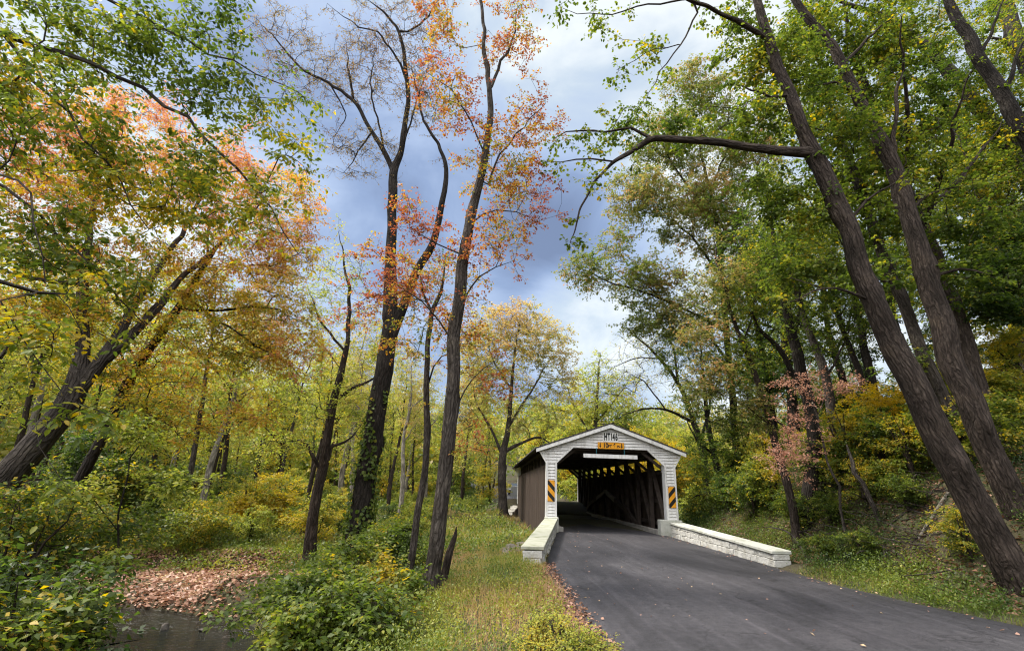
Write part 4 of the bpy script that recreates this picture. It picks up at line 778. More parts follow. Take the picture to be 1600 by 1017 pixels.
tree('corner_oak', 'thick dark trunk crossing the top right corner', 16,
     [[(1850, 640, 13, 25.8), (1760, 460, 13, 23.22), (1700, 350, 13, 21.5), (1640, 262, 13, 18.92), (1595, 195, 13, 16.77), (1560, 140, 13, 15.48), (1530, 90, 13, 14.19), (1505, 45, 13, 12.47), (1480, 0, 13, 10.32), (1440, -80, 13, 6.02)], [(1570, 155, 13, 6.02), (1590, 90, 12.8, 4.3), (1620, 30, 12.6, 2.58)], [(1530, 90, 13, 5.16), (1555, 40, 12.8, 3.87), (1575, -20, 12.6, 2.58)]],
     [(1570, 50, 60, 60, 12.7, 1), (1530, 150, 60, 60, 12.7, .9), (1590, 160, 40, 60, 12.6, .9), (1480, 110, 50, 50, 12.7, .9), (1570, 270, 60, 50, 12.7, .9)],
     150, 'bark_dark', 'leaf_bright', dens=.7, back=1.4, tf=field(1.1, 18, .48, .7), nt=5, nl=10, tl=.5, Ls=.095, asp=.7, tip=.005, twr=.003)
tree('edge_oak', 'broad trunk cut by the right edge near the top corner', 17,
     [[(1900, 640, 16, 26.52), (1780, 420, 16, 23.4), (1680, 240, 16, 21.06), (1620, 130, 16, 19.5), (1585, 50, 16, 17.16), (1560, -20, 16, 14.04), (1530, -100, 16, 7.02)], [(1600, 90, 16, 5.46), (1560, 60, 15.6, 3.9), (1520, 60, 15.3, 2.34)]],
     [(1590, 20, 50, 50, 15.6, 1.2), (1550, 110, 50, 50, 15.5, 1.1), (1600, 220, 40, 60, 15.6, 1.1)], 80, 'bark_grey', 'leaf_bright', dens=.8, back=1.6, tf=field(1.2, 21, .35, .7), nt=5, nl=10, tl=.55, Ls=.1, asp=.7)
tree('crooked_oak', 'crooked thin trunk on the upper slope bending left under the arching trunk', 18,
     [[(1640, 640, 19, 15), (1590, 480, 19, 13), (1560, 390, 19, 12), (1525, 268, 19, 10.5), (1503, 212, 19, 9.5), (1485, 182, 19, 8), (1440, 130, 19, 6), (1388, 118, 19, 4), (1340, 90, 19, 2.5)], [(1540, 320, 19, 5), (1490, 310, 18.6, 4), (1440, 260, 18.3, 2.5)], [(1560, 390, 19, 5), (1600, 330, 18.6, 4), (1630, 270, 18.3, 2.5)]],
     [(1440, 180, 60, 60, 18.5, 1.4), (1550, 380, 70, 60, 18.3, 1.4), (1460, 330, 60, 50, 18.3, 1.3), (1500, 460, 60, 50, 18.3, 1.3), (1590, 480, 50, 60, 18.3, 1.3), (1420, 420, 50, 50, 18.5, 1.2)],
     190, 'bark_brown', 'leaf_bright', dens=.7, back=.8, tf=field(1.5, 24, .42, .75), nt=5, nl=11, tl=.65, Ls=.115, asp=.7, tip=.006, twr=.004)
# the clump on the slope by the parapet
tree('clump_tree', 'thickest dark trunk of the clump rooted just past the right parapet', 19,
     [[(1256, 872, 16.5, 26), (1260, 830, 16.5, 21), (1262, 790, 16.5, 17.5), (1272, 690, 16.5, 16), (1262, 615, 16.5, 14), (1243, 549, 16.5, 12.5), (1232, 500, 16.5, 10.5), (1219, 435, 16.5, 8), (1205, 360, 16.5, 5), (1195, 290, 16.5, 3)], [(1262, 620, 16.5, 8), (1225, 560, 16.3, 6.5), (1195, 520, 16.1, 5), (1160, 470, 16, 3)], [(1240, 540, 16.5, 5), (1250, 470, 16.5, 4), (1240, 400, 16.5, 2.4)]],
     [(1200, 400, 50, 60, 16.2, 1.2), (1170, 480, 50, 50, 16, 1.2), (1210, 300, 40, 50, 16.4, 1.1), (1250, 510, 40, 40, 16.2, 1, .6), (1150, 560, 40, 40, 15.9, 1, .6)],
     130, 'bark_dark', 'leaf_bright', tf=field(1.3, 27, .55, .7), nt=5, nl=10, tl=.55, Ls=.095, flare=.3)
tree('clump_tree', 'brown split barked trunk leaning left beside the pink leaved dogwood', 20,
     [[(1247, 862, 16, 11), (1238, 795, 16, 10), (1226, 740, 16, 9.5), (1214, 700, 16, 9), (1193, 624, 16, 8), (1166, 549, 16, 6.5), (1144, 496, 16, 5), (1126, 430, 16, 4), (1115, 365, 16, 2.5)], [(1205, 665, 16, 3.5), (1170, 640, 15.8, 2.6), (1120, 612, 15.6, 1.6)], [(1160, 540, 16, 3), (1180, 480, 15.9, 2.2), (1185, 420, 15.8, 1.4)]],
     [(1120, 440, 50, 50, 15.9, 1.1), (1110, 600, 50, 40, 15.7, 1.1), (1160, 640, 40, 40, 15.7, 1), (1100, 520, 40, 40, 15.8, 1)],
     110, 'bark_brown', 'leaf_olive', tf=field(1.3, 30, .55, .8), nt=5, nl=10, tl=.52, Ls=.09)
tree('clump_tree', 'straight grey trunk right of the thickest trunk in the slope clump', 21,
     [[(1318, 800, 18, 14), (1310, 760, 18, 13), (1303, 660, 18, 12), (1294, 607, 18, 11), (1281, 562, 18, 9.5), (1263, 514, 18, 8), (1241, 450, 18, 6), (1225, 390, 18, 4), (1215, 330, 18, 2.4)], [(1290, 590, 18, 4), (1320, 540, 17.8, 3), (1335, 480, 17.6, 1.8)]],
     [(1240, 400, 50, 60, 17.8, 1.3), (1320, 500, 50, 50, 17.6, 1.2), (1280, 450, 40, 40, 17.8, 1.1)], 100, 'bark_grey', 'leaf_bright', tf=field(1.3, 33, .5, .7), nt=5, nl=10, tl=.58, Ls=.1)
tree('clump_tree', 'slim dark trunk leaning left just short of the yellow bush on the slope', 22,
     [[(1395, 770, 18.5, 10), (1372, 690, 18.5, 9), (1347, 598, 18.5, 8), (1325, 536, 18.5, 7), (1306, 490, 18.5, 6), (1277, 430, 18.5, 4.5), (1255, 370, 18.5, 3), (1240, 310, 18.5, 2)], [(1310, 500, 18.5, 3), (1340, 440, 18.3, 2.2), (1350, 380, 18.2, 1.4)]],
     [(1270, 360, 50, 60, 18.3, 1.3), (1350, 420, 50, 50, 18.2, 1.2)], 80, 'bark_dark', 'leaf_bright', tf=field(1.3, 36, .45, .7), nt=5, nl=10, tl=.58, Ls=.1)
tree('tall_oak', 'tall airy olive brown crowned oak rising behind the right of the bridge', 23,
     [[(1178, 830, 27, 11), (1168, 780, 27, 10), (1152, 700, 27, 9), (1142, 600, 27, 8), (1131, 480, 27, 7), (1119, 344, 27, 5), (1097, 246, 27, 3.6), (1082, 150, 27, 2)], [(1138, 520, 27, 5), (1085, 490, 26.6, 4), (1010, 458, 26.2, 3), (950, 440, 26, 2.2), (895, 412, 25.8, 1.2)], [(1142, 570, 27, 4.5), (1090, 505, 26.8, 3.5), (1040, 470, 26.6, 2.6), (985, 425, 26.4, 1.4)], [(1131, 440, 27, 4), (1080, 370, 26.7, 3), (1005, 300, 26.5, 1.6)], [(1119, 344, 27, 3.6), (1060, 270, 26.8, 2.6), (1020, 200, 26.6, 1.4)], [(1125, 400, 27, 4), (1165, 330, 27, 3), (1190, 250, 27, 1.8)], [(1110, 300, 27, 3), (1140, 210, 27, 2.2), (1130, 130, 27, 1.3)]],
     [(1090, 140, 55, 50, 27, 1.8), (1050, 220, 65, 55, 26.7, 2), (1000, 310, 55, 55, 26.4, 2), (1100, 330, 90, 80, 26.8, 2.2), (1010, 440, 70, 40, 26.3, 1.8), (920, 425, 40, 30, 25.9, 1.3), (1060, 500, 70, 40, 26.6, 1.8), (1160, 230, 60, 80, 27, 2.2), (1170, 420, 60, 80, 27, 2), (960, 380, 30, 30, 26, 1.2, .6), (1000, 500, 40, 25, 26.4, 1.2, .6)],
     430, 'bark_dark', 'leaf_olive', dens=1.9, tf=field(2.2, 3, .5, .7, (6, 20, .25)), nt=5, nl=11, tl=.8, Ls=.145, tip=.008, twr=.005, asp=.6)
tree('creekside_maple', 'leaning green and yellow tree close behind the right portal post', 24,
     [[(1150, 835, 25, 12), (1135, 780, 25, 10), (1118, 720, 25, 8), (1105, 650, 25, 6), (1098, 580, 25, 4), (1092, 520, 25, 2)], [(1128, 755, 25, 5), (1160, 700, 24.7, 4), (1180, 640, 24.5, 2.5)], [(1115, 710, 25, 4), (1085, 680, 24.8, 3), (1070, 640, 24.7, 2)], [(1138, 790, 25, 4), (1100, 775, 24.5, 3), (1075, 780, 24.2, 2)]],
     [(1110, 600, 55, 60, 25, 2), (1150, 680, 50, 50, 24.6, 1.8), (1100, 720, 45, 45, 24.5, 1.6), (1170, 740, 40, 40, 24.6, 1.4), (1100, 780, 45, 25, 24.3, 1.4, .8), (1185, 600, 50, 60, 25, 1.8), (1065, 560, 40, 40, 25.3, 1.6, .7)],
     300, 'bark_dark', 'leaf_bright', tf=field(1.7, 4, .58, .8), nt=5, nl=11, tl=.7, Ls=.12, tip=.007, twr=.004)
tree('dogwood_tree', 'small pink leaved dogwood in tiers among the dark trunks on the slope', 25,
     [[(1318, 815, 14, 4), (1308, 760, 14, 3.6), (1290, 700, 14, 3), (1272, 650, 14, 2.6), (1262, 600, 14, 1.8)], [(1290, 700, 14, 2), (1250, 690, 13.8, 1.6), (1215, 700, 13.6, 1)], [(1275, 655, 14, 1.8), (1300, 610, 13.9, 1.4), (1330, 600, 13.8, .9)], [(1300, 735, 14, 1.6), (1265, 725, 13.8, 1.3), (1235, 735, 13.6, .8)]],
     [(1275, 602, 60, 26, 13.8, .7), (1255, 690, 55, 30, 13.7, .6), (1235, 722, 40, 22, 13.6, .5), (1330, 605, 40, 18, 13.8, .5, .6), (1240, 642, 40, 26, 13.7, .5, .7)],
     75, 'bark_grey', 'leaf_pink', dens=.6, tf=field(.7, 2, .5, .8), nt=5, nl=9, tl=.34, Ls=.06, flat=.6, tip=.003, twr=.002)
tree('yellow_beech', 'yellow leaved low tree spreading over the slope behind the leaning oaks', 26,
     [[(1400, 790, 16.5, 5), (1395, 730, 16.5, 4.4), (1385, 680, 16.5, 3.5), (1375, 630, 16.5, 2.2)], [(1393, 720, 16.5, 2.6), (1350, 690, 16.3, 2), (1320, 680, 16.1, 1.2)], [(1388, 690, 16.5, 2.4), (1430, 660, 16.3, 1.8), (1460, 640, 16.1, 1.1)]],
     [(1380, 630, 60, 30, 16.3, 1), (1345, 680, 45, 30, 16.1, .9), (1420, 680, 45, 30, 16.2, .9), (1440, 620, 35, 25, 16.2, .8), (1380, 720, 50, 25, 16.1, .8, .7)],
     110, 'bark_dark', 'leaf_gold', tf=field(1, 4, .5, .8), nt=5, nl=11, tl=.42, Ls=.08, flat=.3, tip=.0035, twr=.0022)
tree('yellow_beech', 'yellow leaved low branches at the right edge behind the second oak', 27,
     [[(1640, 790, 13.5, 7), (1625, 700, 13.5, 6), (1605, 620, 13.5, 4.5), (1590, 550, 13.5, 2.5)], [(1615, 660, 13.5, 3), (1570, 630, 13.3, 2.2), (1530, 610, 13.1, 1.2)], [(1600, 590, 13.5, 3), (1560, 550, 13.3, 2), (1525, 540, 13.2, 1.2)], [(1625, 710, 13.5, 3), (1590, 690, 13.3, 2), (1560, 690, 13.2, 1.2)]],
     [(1570, 540, 55, 30, 13.3, .8), (1570, 600, 55, 35, 13.2, .8), (1590, 660, 40, 30, 13.3, .8), (1530, 590, 35, 25, 13.1, .6, .7), (1610, 500, 40, 30, 13.4, .8)],
     140, 'bark_dark', 'leaf_gold', tf=field(.9, 8, .42, .8), nt=5, nl=10, tl=.38, Ls=.078, flat=.3, tip=.0035, twr=.0022)
tree('shade_maple', 'dark green understorey tree above the yellow branches at the right edge', 28,
     [[(1680, 760, 12.5, 9), (1665, 640, 12.5, 8), (1640, 540, 12.5, 6), (1610, 450, 12.5, 4), (1590, 390, 12.5, 2)], [(1640, 530, 12.5, 4), (1590, 500, 12.3, 3), (1545, 490, 12.1, 1.6)], [(1615, 460, 12.5, 3), (1570, 430, 12.3, 2.2), (1530, 420, 12.1, 1.2)]],
     [(1570, 430, 55, 40, 12.2, .8), (1580, 480, 55, 30, 12.2, .8), (1600, 380, 40, 40, 12.4, .8), (1530, 470, 35, 30, 12.1, .6, .7)],
     120, 'bark_dark', 'leaf_green', tf=field(1, 10, .4, .6), nt=5, nl=11, tl=.42, Ls=.085, flat=.35, asp=.7)
print('trees', time.time() - T0)
# ------------------------------------------------------------------ the wood round about
def wood_tree(name, label, x, y, h, cr, bark, leaf, seed, r0=.16, nc=150, nl=10, Ls=.17, tone=.5, group=None, cat='tree', low=.24, lean=.06, nt=5, tl=.85, nst=1, tip=.009, twr=.005, z0=None):
    g = np.random.default_rng(seed); z = gz(x, y) if z0 is None else z0; paths = []; top = None
    for k in range(nst):
        a = g.uniform(0, 6.28); ln = lean * h * g.uniform(.5, 1.5) + (.12 * h if nst > 1 else 0); d = np.array([math.cos(a) * ln, math.sin(a) * ln]); q = np.array([0, .2, .45, .7, .95])
        rr = r0 * np.array([1.1, .95, .75, .45, .08]) * (1 if nst == 1 else g.uniform(.6, 1))
        paths.append(np.array([(x + d[0] * s ** 1.4 + g.normal(0, .02) * h * s, y + d[1] * s ** 1.4 + g.normal(0, .02) * h * s, z - .25 * (s == 0) + h * s, r_) for s, r_ in zip(q, rr)]))
        if nst == 1:
            for b in range(4):
                s = g.uniform(.35, .7); i = np.interp(s, q, np.arange(5)); p_ = np.array([np.interp(s, q, paths[0][:, c_]) for c_ in range(3)]); an = g.uniform(0, 6.28); l = cr * g.uniform(.6, 1)
                e = p_ + np.array([math.cos(an) * l, math.sin(an) * l, .5 * l + .1 * h]); m_ = (p_ + e) / 2 + [0, 0, -.08 * l]; paths.append(np.array([(*p_, r0 * .38), (*m_, r0 * .25), (*e, r0 * .05)]))
    bl = []; tp = paths[0][:, :3]
    for k in range(9):
        s = low + (1 - low) * (k + .5) / 9 * g.uniform(.85, 1.12); an = g.uniform(0, 6.28); w_ = cr * (.45 + .55 * math.sin(math.pi * min(max((s - low) / (1 - low), .12), .93)))
        c_ = np.array([np.interp(s, [0, .2, .45, .7, .95], tp[:, j]) for j in range(3)]); c_[2] = z + h * s; off = w_ * g.uniform(.2, .65); c_[:2] += [math.cos(an) * off, math.sin(an) * off]
        bl.append((c_, np.array([w_ * .62, w_ * .62, h * .10 + w_ * .12])))
    cl = blob_points(bl, nc, g, px=False)
    return plant(name, label, cat, paths, cl, bark, leaf, seed, nt=nt, tl=tl, nl=nl, Ls=Ls, tf=field(cr * .5, seed, tone, .8), tip=tip, twr=twr, ok0=.3 if nst == 1 else .15, group=group, flare=.25, asp=.62, wood='trunk' if cat == 'tree' else 'stems')
g = np.random.default_rng(77)
def hit(px, py, d0=4, d1=120):
    """where the sight line through a photo pixel meets the ground"""
    r_ = ray(px, py); s = np.linspace(d0, d1, 3000) / np.linalg.norm(r_); P_ = CP + r_ * s[:, None]; b_ = np.nonzero(P_[:, 2] < ground(P_[:, 0], P_[:, 1]))[0]; return P_[b_[0]] if len(b_) else P_[-1]
def px_of(x, y, z):
    c = CM.T @ (np.array([x, y, z]) - CP); return 800 + c[0] / -c[2] * F, 508.5 - c[1] / -c[2] * F
def free(x, y, taken, dmin):
    if roadL(y) - 1.2 < x < roadR(y) + 1.2: return False
    if 21 < y < 49 and -.5 < x < 10.5: return False
    if float(dcreek(np.array(x), np.array(y))) < 2.6: return False
    if -14.5 < x < -3 and y < 20.3: return False
    return all((x - a) ** 2 + (y - b) ** 2 > dmin * dmin for a, b in taken)
WOOD_L = 'trees of the sunlit wood beyond the creek'; WOOD_R = 'trees of the wood up the right hand slope'; WOOD_F = 'trees standing beyond the bridge'
protoL = []
for k, (lb, leaf, bark, h, cr, tone, r0) in enumerate((
    ('slim yellow green tree of the sunlit wood beyond the creek', 'leaf_yellow', 'bark_grey', 12, 2.4, .55, .14),
    ('tall thin grey tree of the sunlit wood with light yellow leaves', 'leaf_yellow', 'bark_brown', 15, 2.6, .72, .16),
    ('fresh green tree of the wood beyond the creek', 'leaf_bright', 'bark_brown', 11, 2.8, .62, .15),
    ('golden leaved tree of the wood beyond the creek', 'leaf_gold', 'bark_dark', 10, 2.6, .42, .15),
    ('pale barked tree standing in the wood beyond the creek', 'leaf_tan', 'bark_pale', 15, 2.8, .45, .19))):
    protoL.append((wood_tree('woodland_tree', lb, -24 + 3.2 * k, 36 + 4 * (k % 3), h, cr, bark, leaf, 100 + k, r0 * (1.0 if k in (1, 4) else .8), 125, 8, .15, tone, WOOD_L, low=.52 if k in (1, 4) else .26), -24 + 3.2 * k, 36 + 4 * (k % 3)))
taken = [(p_[1], p_[2]) for p_ in protoL] + [(-4.3, 18), (-6.5, 18), (1, 40)]
cnt = 0
for _ in range(6000):
    if cnt >= 120: break
    y = 22 + 62 * g.random() ** 1.1; x = g.uniform(-1.05 * y - 4, 2.0)
    pxx, pyy = px_of(x, y, 1.7)
    if not free(x, y, taken, 2.2 + .03 * y) or pxx > 815: continue
    if pxx > 640 and y < 46: continue
    k = int(g.choice(5, p=[.24, .32, .17, .09, .18])); s = g.uniform(.75, 1.2)
    if pxx > 470: s = min(s, .3 + y * .012)
    dup(protoL[k][0], (x, y, gz(x, y)), g.uniform(0, 6.28), s); taken.append((x, y)); cnt += 1
protoR = []
for k, (lb, leaf, bark, h, cr, tone, r0) in enumerate((
    ('bright green tree of the wood up the right slope', 'leaf_bright', 'bark_brown', 15, 3.2, .5, .2),
    ('dark green tree of the wood up the right slope', 'leaf_green', 'bark_dark', 14, 3.0, .5, .2),
    ('yellowing tree of the wood up the right slope', 'leaf_bright', 'bark_grey', 12, 2.8, .62, .17))):
    x, y = 19 + 4 * k, 22 - 2 * k; protoR.append(wood_tree('slope_tree', lb, x, y, h, cr, bark, leaf, 200 + k, r0, 230, 11, .13, tone, WOOD_R, tl=.75)); taken.append((x, y))
cnt = 0
for _ in range(4000):
    if cnt >= 34: break
    y = g.uniform(11, 60); x = g.uniform(12.5, 14 + 1.15 * y); pxx, pyy = px_of(x, y, 1.7)
    if not free(x, y, taken, 2.7) or pxx < 1130 or (y < 17 and pxx < 1480) or pxx > 1900: continue
    k = int(g.choice(3, p=[.5, .22, .28])); dup(protoR[k], (x, y, gz(x, y)), g.uniform(0, 6.28), g.uniform(.8, 1.15)); taken.append((x, y)); cnt += 1
protoF = []
for k, (lb, leaf, h, tone) in enumerate((('low yellow tree beyond the far portal and behind the bridge', 'leaf_gold', 7.5, .45), ('light green tree standing beyond the bridge', 'leaf_yellow', 9, .5))):
    x, y = 9.5 + 3 * k, 60 + 4 * k; protoF.append(wood_tree('far_tree', lb, x, y, h, 2.6, 'bark_grey', leaf, 230 + k, .13, 170, 10, .19, tone, WOOD_F, low=.2)); taken.append((x, y))
cnt = 0
for _ in range(4000):
    if cnt >= 34: break
    y = g.uniform(50, 95); x = g.uniform(-2, .45 * y); pxx, pyy = px_of(x, y, 1.7)
    if not free(x, y, taken, 2.8) or not (795 < pxx < 1180): continue
    if pxx < 845 and y < 80: continue
    dup(protoF[int(g.integers(2))], (x, y, gz(x, y)), g.uniform(0, 6.28), g.uniform(.8, 1.25) * (.55 + y / 160)); taken.append((x, y)); cnt += 1
print('wood', time.time() - T0, len(taken))

# the far hills covered with trees: one mass
V = []; Qs = []; T = []; nv = 0; NT = 3000
rr_ = 72 + 150 * g.random(NT * 2) ** 1.3; an = g.uniform(-1.35, 1.35, NT * 2); X_ = rr_ * np.sin(an); Y_ = rr_ * np.cos(an); okk = ~((roadL(Y_) - 3 < X_) & (X_ < roadR(Y_) + 3)) & (dcreek(X_, Y_) > 4); X_, Y_, rr_ = X_[okk][:NT], Y_[okk][:NT], rr_[okk][:NT]; n_ = len(X_); Z_ = ground(X_, Y_)
m_ = 46; H_ = g.uniform(7, 12, n_); c_ = np.repeat(np.stack([X_, Y_, Z_ + H_ * .5], -1), m_, 0); pv = unit(g.normal(0, 1, (n_ * m_, 3))) * (g.random((n_ * m_, 1)) ** .4) * np.repeat(np.stack([H_ * .3, H_ * .3, H_ * .42], -1), m_, 0); P_ = c_ + pv
LV, LQ, LT = leafset(P_, g.normal(0, 1, P_.shape), unit(g.normal(0, 1, P_.shape) + [0, 0, .6]), g.uniform(.5, 1.1, len(P_)), .6, np.clip(np.repeat(g.uniform(.2, .85, n_), m_) + g.normal(0, .13, n_ * m_), 0, 1))
leafmat('leaf_far', [(0, GM), (.35, GB), (.6, YG), (.85, (.40, .32, .08)), (1, TN)], .35)
dw = tag(link('distant_woods', qmesh('distant_woods', LV, LQ, LT), MATS['leaf_far']), 'mass of yellow green trees covering the far hills', 'woods', kind='stuff')

# ------------------------------------------------------------------ shrubs
BUSH_L = 'low bushes on the floor of the left wood'; BUSH_R = 'low bushes on the right slope'
def bush(label, x, y, h, r, leaf, seed, tone, group=None, nc=110, nl=11, Ls=.09, name='bush', tl=.4, z0=None, nst=5, bark='bark_brown', **kw):
    return wood_tree(name, label, x, y, h, r, bark, leaf, seed, .025 + .012 * h, nc, nl, Ls, tone, group, 'bush', .12, .10, 5, tl, nst, .004, .0025, z0)
pb = [bush('yellow leaved bush on the floor of the left wood', -9, 27, 2.2, 1.7, 'leaf_gold', 300, .4, BUSH_L), bush('light green bush on the floor of the left wood', -13, 23, 1.8, 1.6, 'leaf_yellow', 301, .45, BUSH_L),
      bush('green bush on the floor of the left wood', -16, 22, 2.0, 1.7, 'leaf_bright', 302, .5, BUSH_L), bush('dark green bush on the floor of the left wood', -11, 33, 1.6, 1.5, 'leaf_green', 303, .5, BUSH_L)]
tk = [(-9, 27), (-13, 23), (-16, 22), (-11, 33)]; cnt = 0
for _ in range(5000):
    if cnt >= 78: break
    y = 18.8 + 40 * g.random() ** 1.3; x = g.uniform(-1.05 * y - 2, 1.0); pxx, _p = px_of(x, y, 0)
    if not free(x, y, tk, 1.3 + .02 * y) or pxx > 790 or (pxx > 690 and y < 30): continue
    k = int(g.choice(4, p=[.25, .35, .28, .12])); dup(pb[k], (x, y, gz(x, y)), g.uniform(0, 6.28), g.uniform(.45, 1.05) * (.8 if pxx > 560 else 1)); tk.append((x, y)); cnt += 1
cnt = 0
for _ in range(5000):
    if cnt >= 90: break
    y = g.uniform(42, 86); x = g.uniform(-1.05 * y, .5 * y); pxx, _p = px_of(x, y, 0)
    if not free(x, y, tk, 2.6) or 790 < pxx < 850 and y < 80: continue
    k = int(g.choice(4, p=[.2, .4, .3, .1])); dup(pb[k], (x, y, gz(x, y)), g.uniform(0, 6.28), g.uniform(1.1, 2.1)); tk.append((x, y)); cnt += 1
pr = [bush('green bush low on the right slope', 10.6, 20.5, 1.2, 1.0, 'leaf_bright', 310, .4, BUSH_R, Ls=.075), bush('yellow green bush on the right slope', 12.2, 22.5, 1.8, 1.2, 'leaf_bright', 311, .72, BUSH_R, Ls=.08), bush('dark green bush on the right slope', 13.5, 15.2, 1.1, .9, 'leaf_green', 312, .5, BUSH_R, Ls=.07)]
tk = [(10.6, 20.5), (12.2, 22.5), (13.5, 15.2)]; cnt = 0
for _ in range(5000):
    if cnt >= 42: break
    y = g.uniform(11, 48); x = g.uniform(9.3, 9 + .75 * y); pxx, _p = px_of(x, y, 0)
    if not free(x, y, tk, 1.6) or pxx < 1075 or pxx > 1700: continue
    if 1180 < pxx < 1560 and y < 15 : continue
    k = int(g.choice(3, p=[.45, .25, .3])); dup(pr[k], (x, y, gz(x, y)), g.uniform(0, 6.28), g.uniform(.5, 1.2) * (1.5 if y > 28 else 1)); tk.append((x, y)); cnt += 1
for k, (px, py, s_) in enumerate(((1290, 770, 1.1), (1335, 765, 1.2), (1385, 750, 1.2), (1430, 760, .9), (1470, 735, 1.1), (1250, 830, .8), (1215, 800, 1.0), (1180, 810, 1.1), (1355, 800, .7), (1420, 800, .6), (1300, 830, .7), (1545, 740, .9), (1580, 690, 1.2), (1520, 690, 1.2), (1285, 880, .45), (1345, 880, .5), (1520, 880, .5), (1140, 800, 1.1), (1100, 800, 1.2), (1400, 700, 1.3))):
    c = hit(px, py); dup(pr[(0, 1, 2, 1, 0)[k % 5]], (c[0], c[1], gz(c[0], c[1])), g.uniform(0, 6.28), s_)
def pbush(label, px, py, Y, h, r, leaf, seed, tone, **kw):
    c = at(px, py, Y); return bush(label, c[0], c[1], h, r, leaf, seed, tone, **kw)
pbush('dense dark green shrub between the two leaning trunks on the left', 165, 800, 21, 4.6, 2.6, 'leaf_green', 320, .55, nc=420, Ls=.11, tl=.5)
pbush('bright yellow shrub glowing before the dark trunk in the left wood', 425, 800, 27, 3.2, 3.0, 'leaf_gold', 321, .55, nc=300, Ls=.11, tl=.5)
pbush('yellow green shrub overhanging the leaf covered gravel bar', 290, 850, 20.5, 1.5, 2.2, 'leaf_bright', 322, .6, nc=240, Ls=.09)
pbush('green shrub crowding the foot of the ivy covered tree', 600, 880, 15.5, 1.1, 1.3, 'leaf_bright', 323, .55, nc=260, Ls=.085)
pbush('broad leaved green shrub at the bottom edge beside the creek', 505, 1000, 8.2, .75, 1.5, 'leaf_bright', 324, .5, nc=230, Ls=.095, nl=9)
pbush('broad leaved green shrub with yellow tips on the near creek bank', 545, 950, 9.6, .95, 1.3, 'leaf_bright', 325, .6, nc=220, Ls=.085, nl=9)
pbush('green shrub at the bottom edge with large pointed leaves', 410, 1045, 7.2, .8, .9, 'leaf_green', 326, .62, nc=150, Ls=.10, nl=9)
pbush('dark green and yellow shrub filling the lower left corner', 0, 1010, 6.2, 1.9, 1.5, 'leaf_green', 327, .45, nc=260, Ls=.085, nl=9, z0=-1.2)
pbush('green shrub with yellowing leaves at the water edge in the lower left', 60, 1000, 8.2, 1.6, 1.1, 'leaf_bright', 328, .4, nc=170, Ls=.08, nl=8, z0=-1.5)
pbush('tall green shrub rising along the left edge', 20, 900, 8.6, 2.6, 1.8, 'leaf_green', 329, .62, nc=330, Ls=.08, nl=9, z0=-1.2)
pbush('green and yellow shrub along the creek left of the water', 60, 900, 11.5, 2.5, 2.0, 'leaf_bright', 331, .55, nc=330, Ls=.08, nl=9, z0=-1.3)
pbush('yellow green bushy herb at the road edge near the bottom', 868, 1000, 6.4, .36, .6, 'leaf_yellow', 330, .62, nc=210, Ls=.028, nl=12, tl=.2)
tree('sapling', 'thin dark sapling leaning over the creek in the lower left', 40, [[(140, 1000, 9, 4), (165, 920, 9, 3.4), (185, 830, 9, 3), (200, 745, 9, 2.4), (228, 660, 9, 1.4)], [(197, 755, 9, 1.8), (260, 752, 9, 1.5), (330, 758, 9, 1)], [(185, 830, 9, 1.8), (150, 790, 8.8, 1.4), (120, 770, 8.6, .9)]],
     [(260, 755, 60, 22, 9, .5), (215, 680, 35, 30, 9, .5), (130, 770, 40, 20, 8.7, .5), (190, 880, 35, 30, 9, .5)], 50, 'bark_dark', 'leaf_yellow', tf=field(.8, 2, .45, .8), nt=4, nl=7, tl=.32, Ls=.08, tip=.003, twr=.002)
# ivy round the foot of the forked ash
pt = pxpath([(548, 890, 17.5, 31), (556, 860, 17.5, 27), (566, 790, 17.5, 24), (576, 720, 17.5, 22.5), (590, 640, 17.5, 20.5), (602, 560, 17.5, 19.5)]); pt = catmull(pt, .1); k = len(pt); m_ = 3000
i = np.minimum((k * g.random(m_) ** 1.9).astype(int), k - 1); th = g.uniform(0, 6.28, m_); keep = noise(np.stack([np.cos(th), np.sin(th), i * .06], -1), .6) > .30 + .28 * i / k; i, th = i[keep], th[keep]
rad = pt[i, 3] * 1.12 + g.uniform(.0, .10, len(i)) * (1.6 - i / k); o3 = np.stack([np.cos(th), np.sin(th), th * 0], -1); P_ = pt[i, :3] + o3 * rad[:, None]
LV, LQ, LT = leafset(P_, unit(o3 * .5 + [0, 0, -.5] + g.normal(0, .5, P_.shape)), unit(o3 + [0, 0, .4] + g.normal(0, .3, P_.shape)), g.uniform(.09, .16, len(P_)), .11, np.clip(g.normal(.35, .2, len(P_)), 0, 1), True)
iv = empty('ivy_vine', pt[0, :3]); tag(iv, 'green ivy climbing the foot of the dark forked tree', 'ivy'); link('foliage', qmesh('foliage', LV - pt[0, :3], LQ, LT), MATS['leaf_bright'], iv)
V_ = []; Q_ = []; B_ = []; nv = 0
for a0 in (2.2, 3.4, 4.3, 5.2):
    kk = int(k * g.uniform(.4, .8)); ii = np.arange(kk); th = a0 + .5 * np.sin(ii * .12 + a0); c3 = pt[ii, :3] + np.stack([np.cos(th), np.sin(th), th * 0], -1) * (pt[ii, 3] * 1.1)[:, None]
    v_, q_, b_ = tubes(c3, np.full(kk, .018), np.arange(kk) - 1, kk); V_.append(v_); Q_.append(q_ + nv); B_.append(b_); nv += len(v_)
link('stems', qmesh('stems', np.concatenate(V_) - pt[0, :3], np.concatenate(Q_), None, True, np.concatenate(B_)), MATS['bark_dark'], iv)
print('shrubs', time.time() - T0)

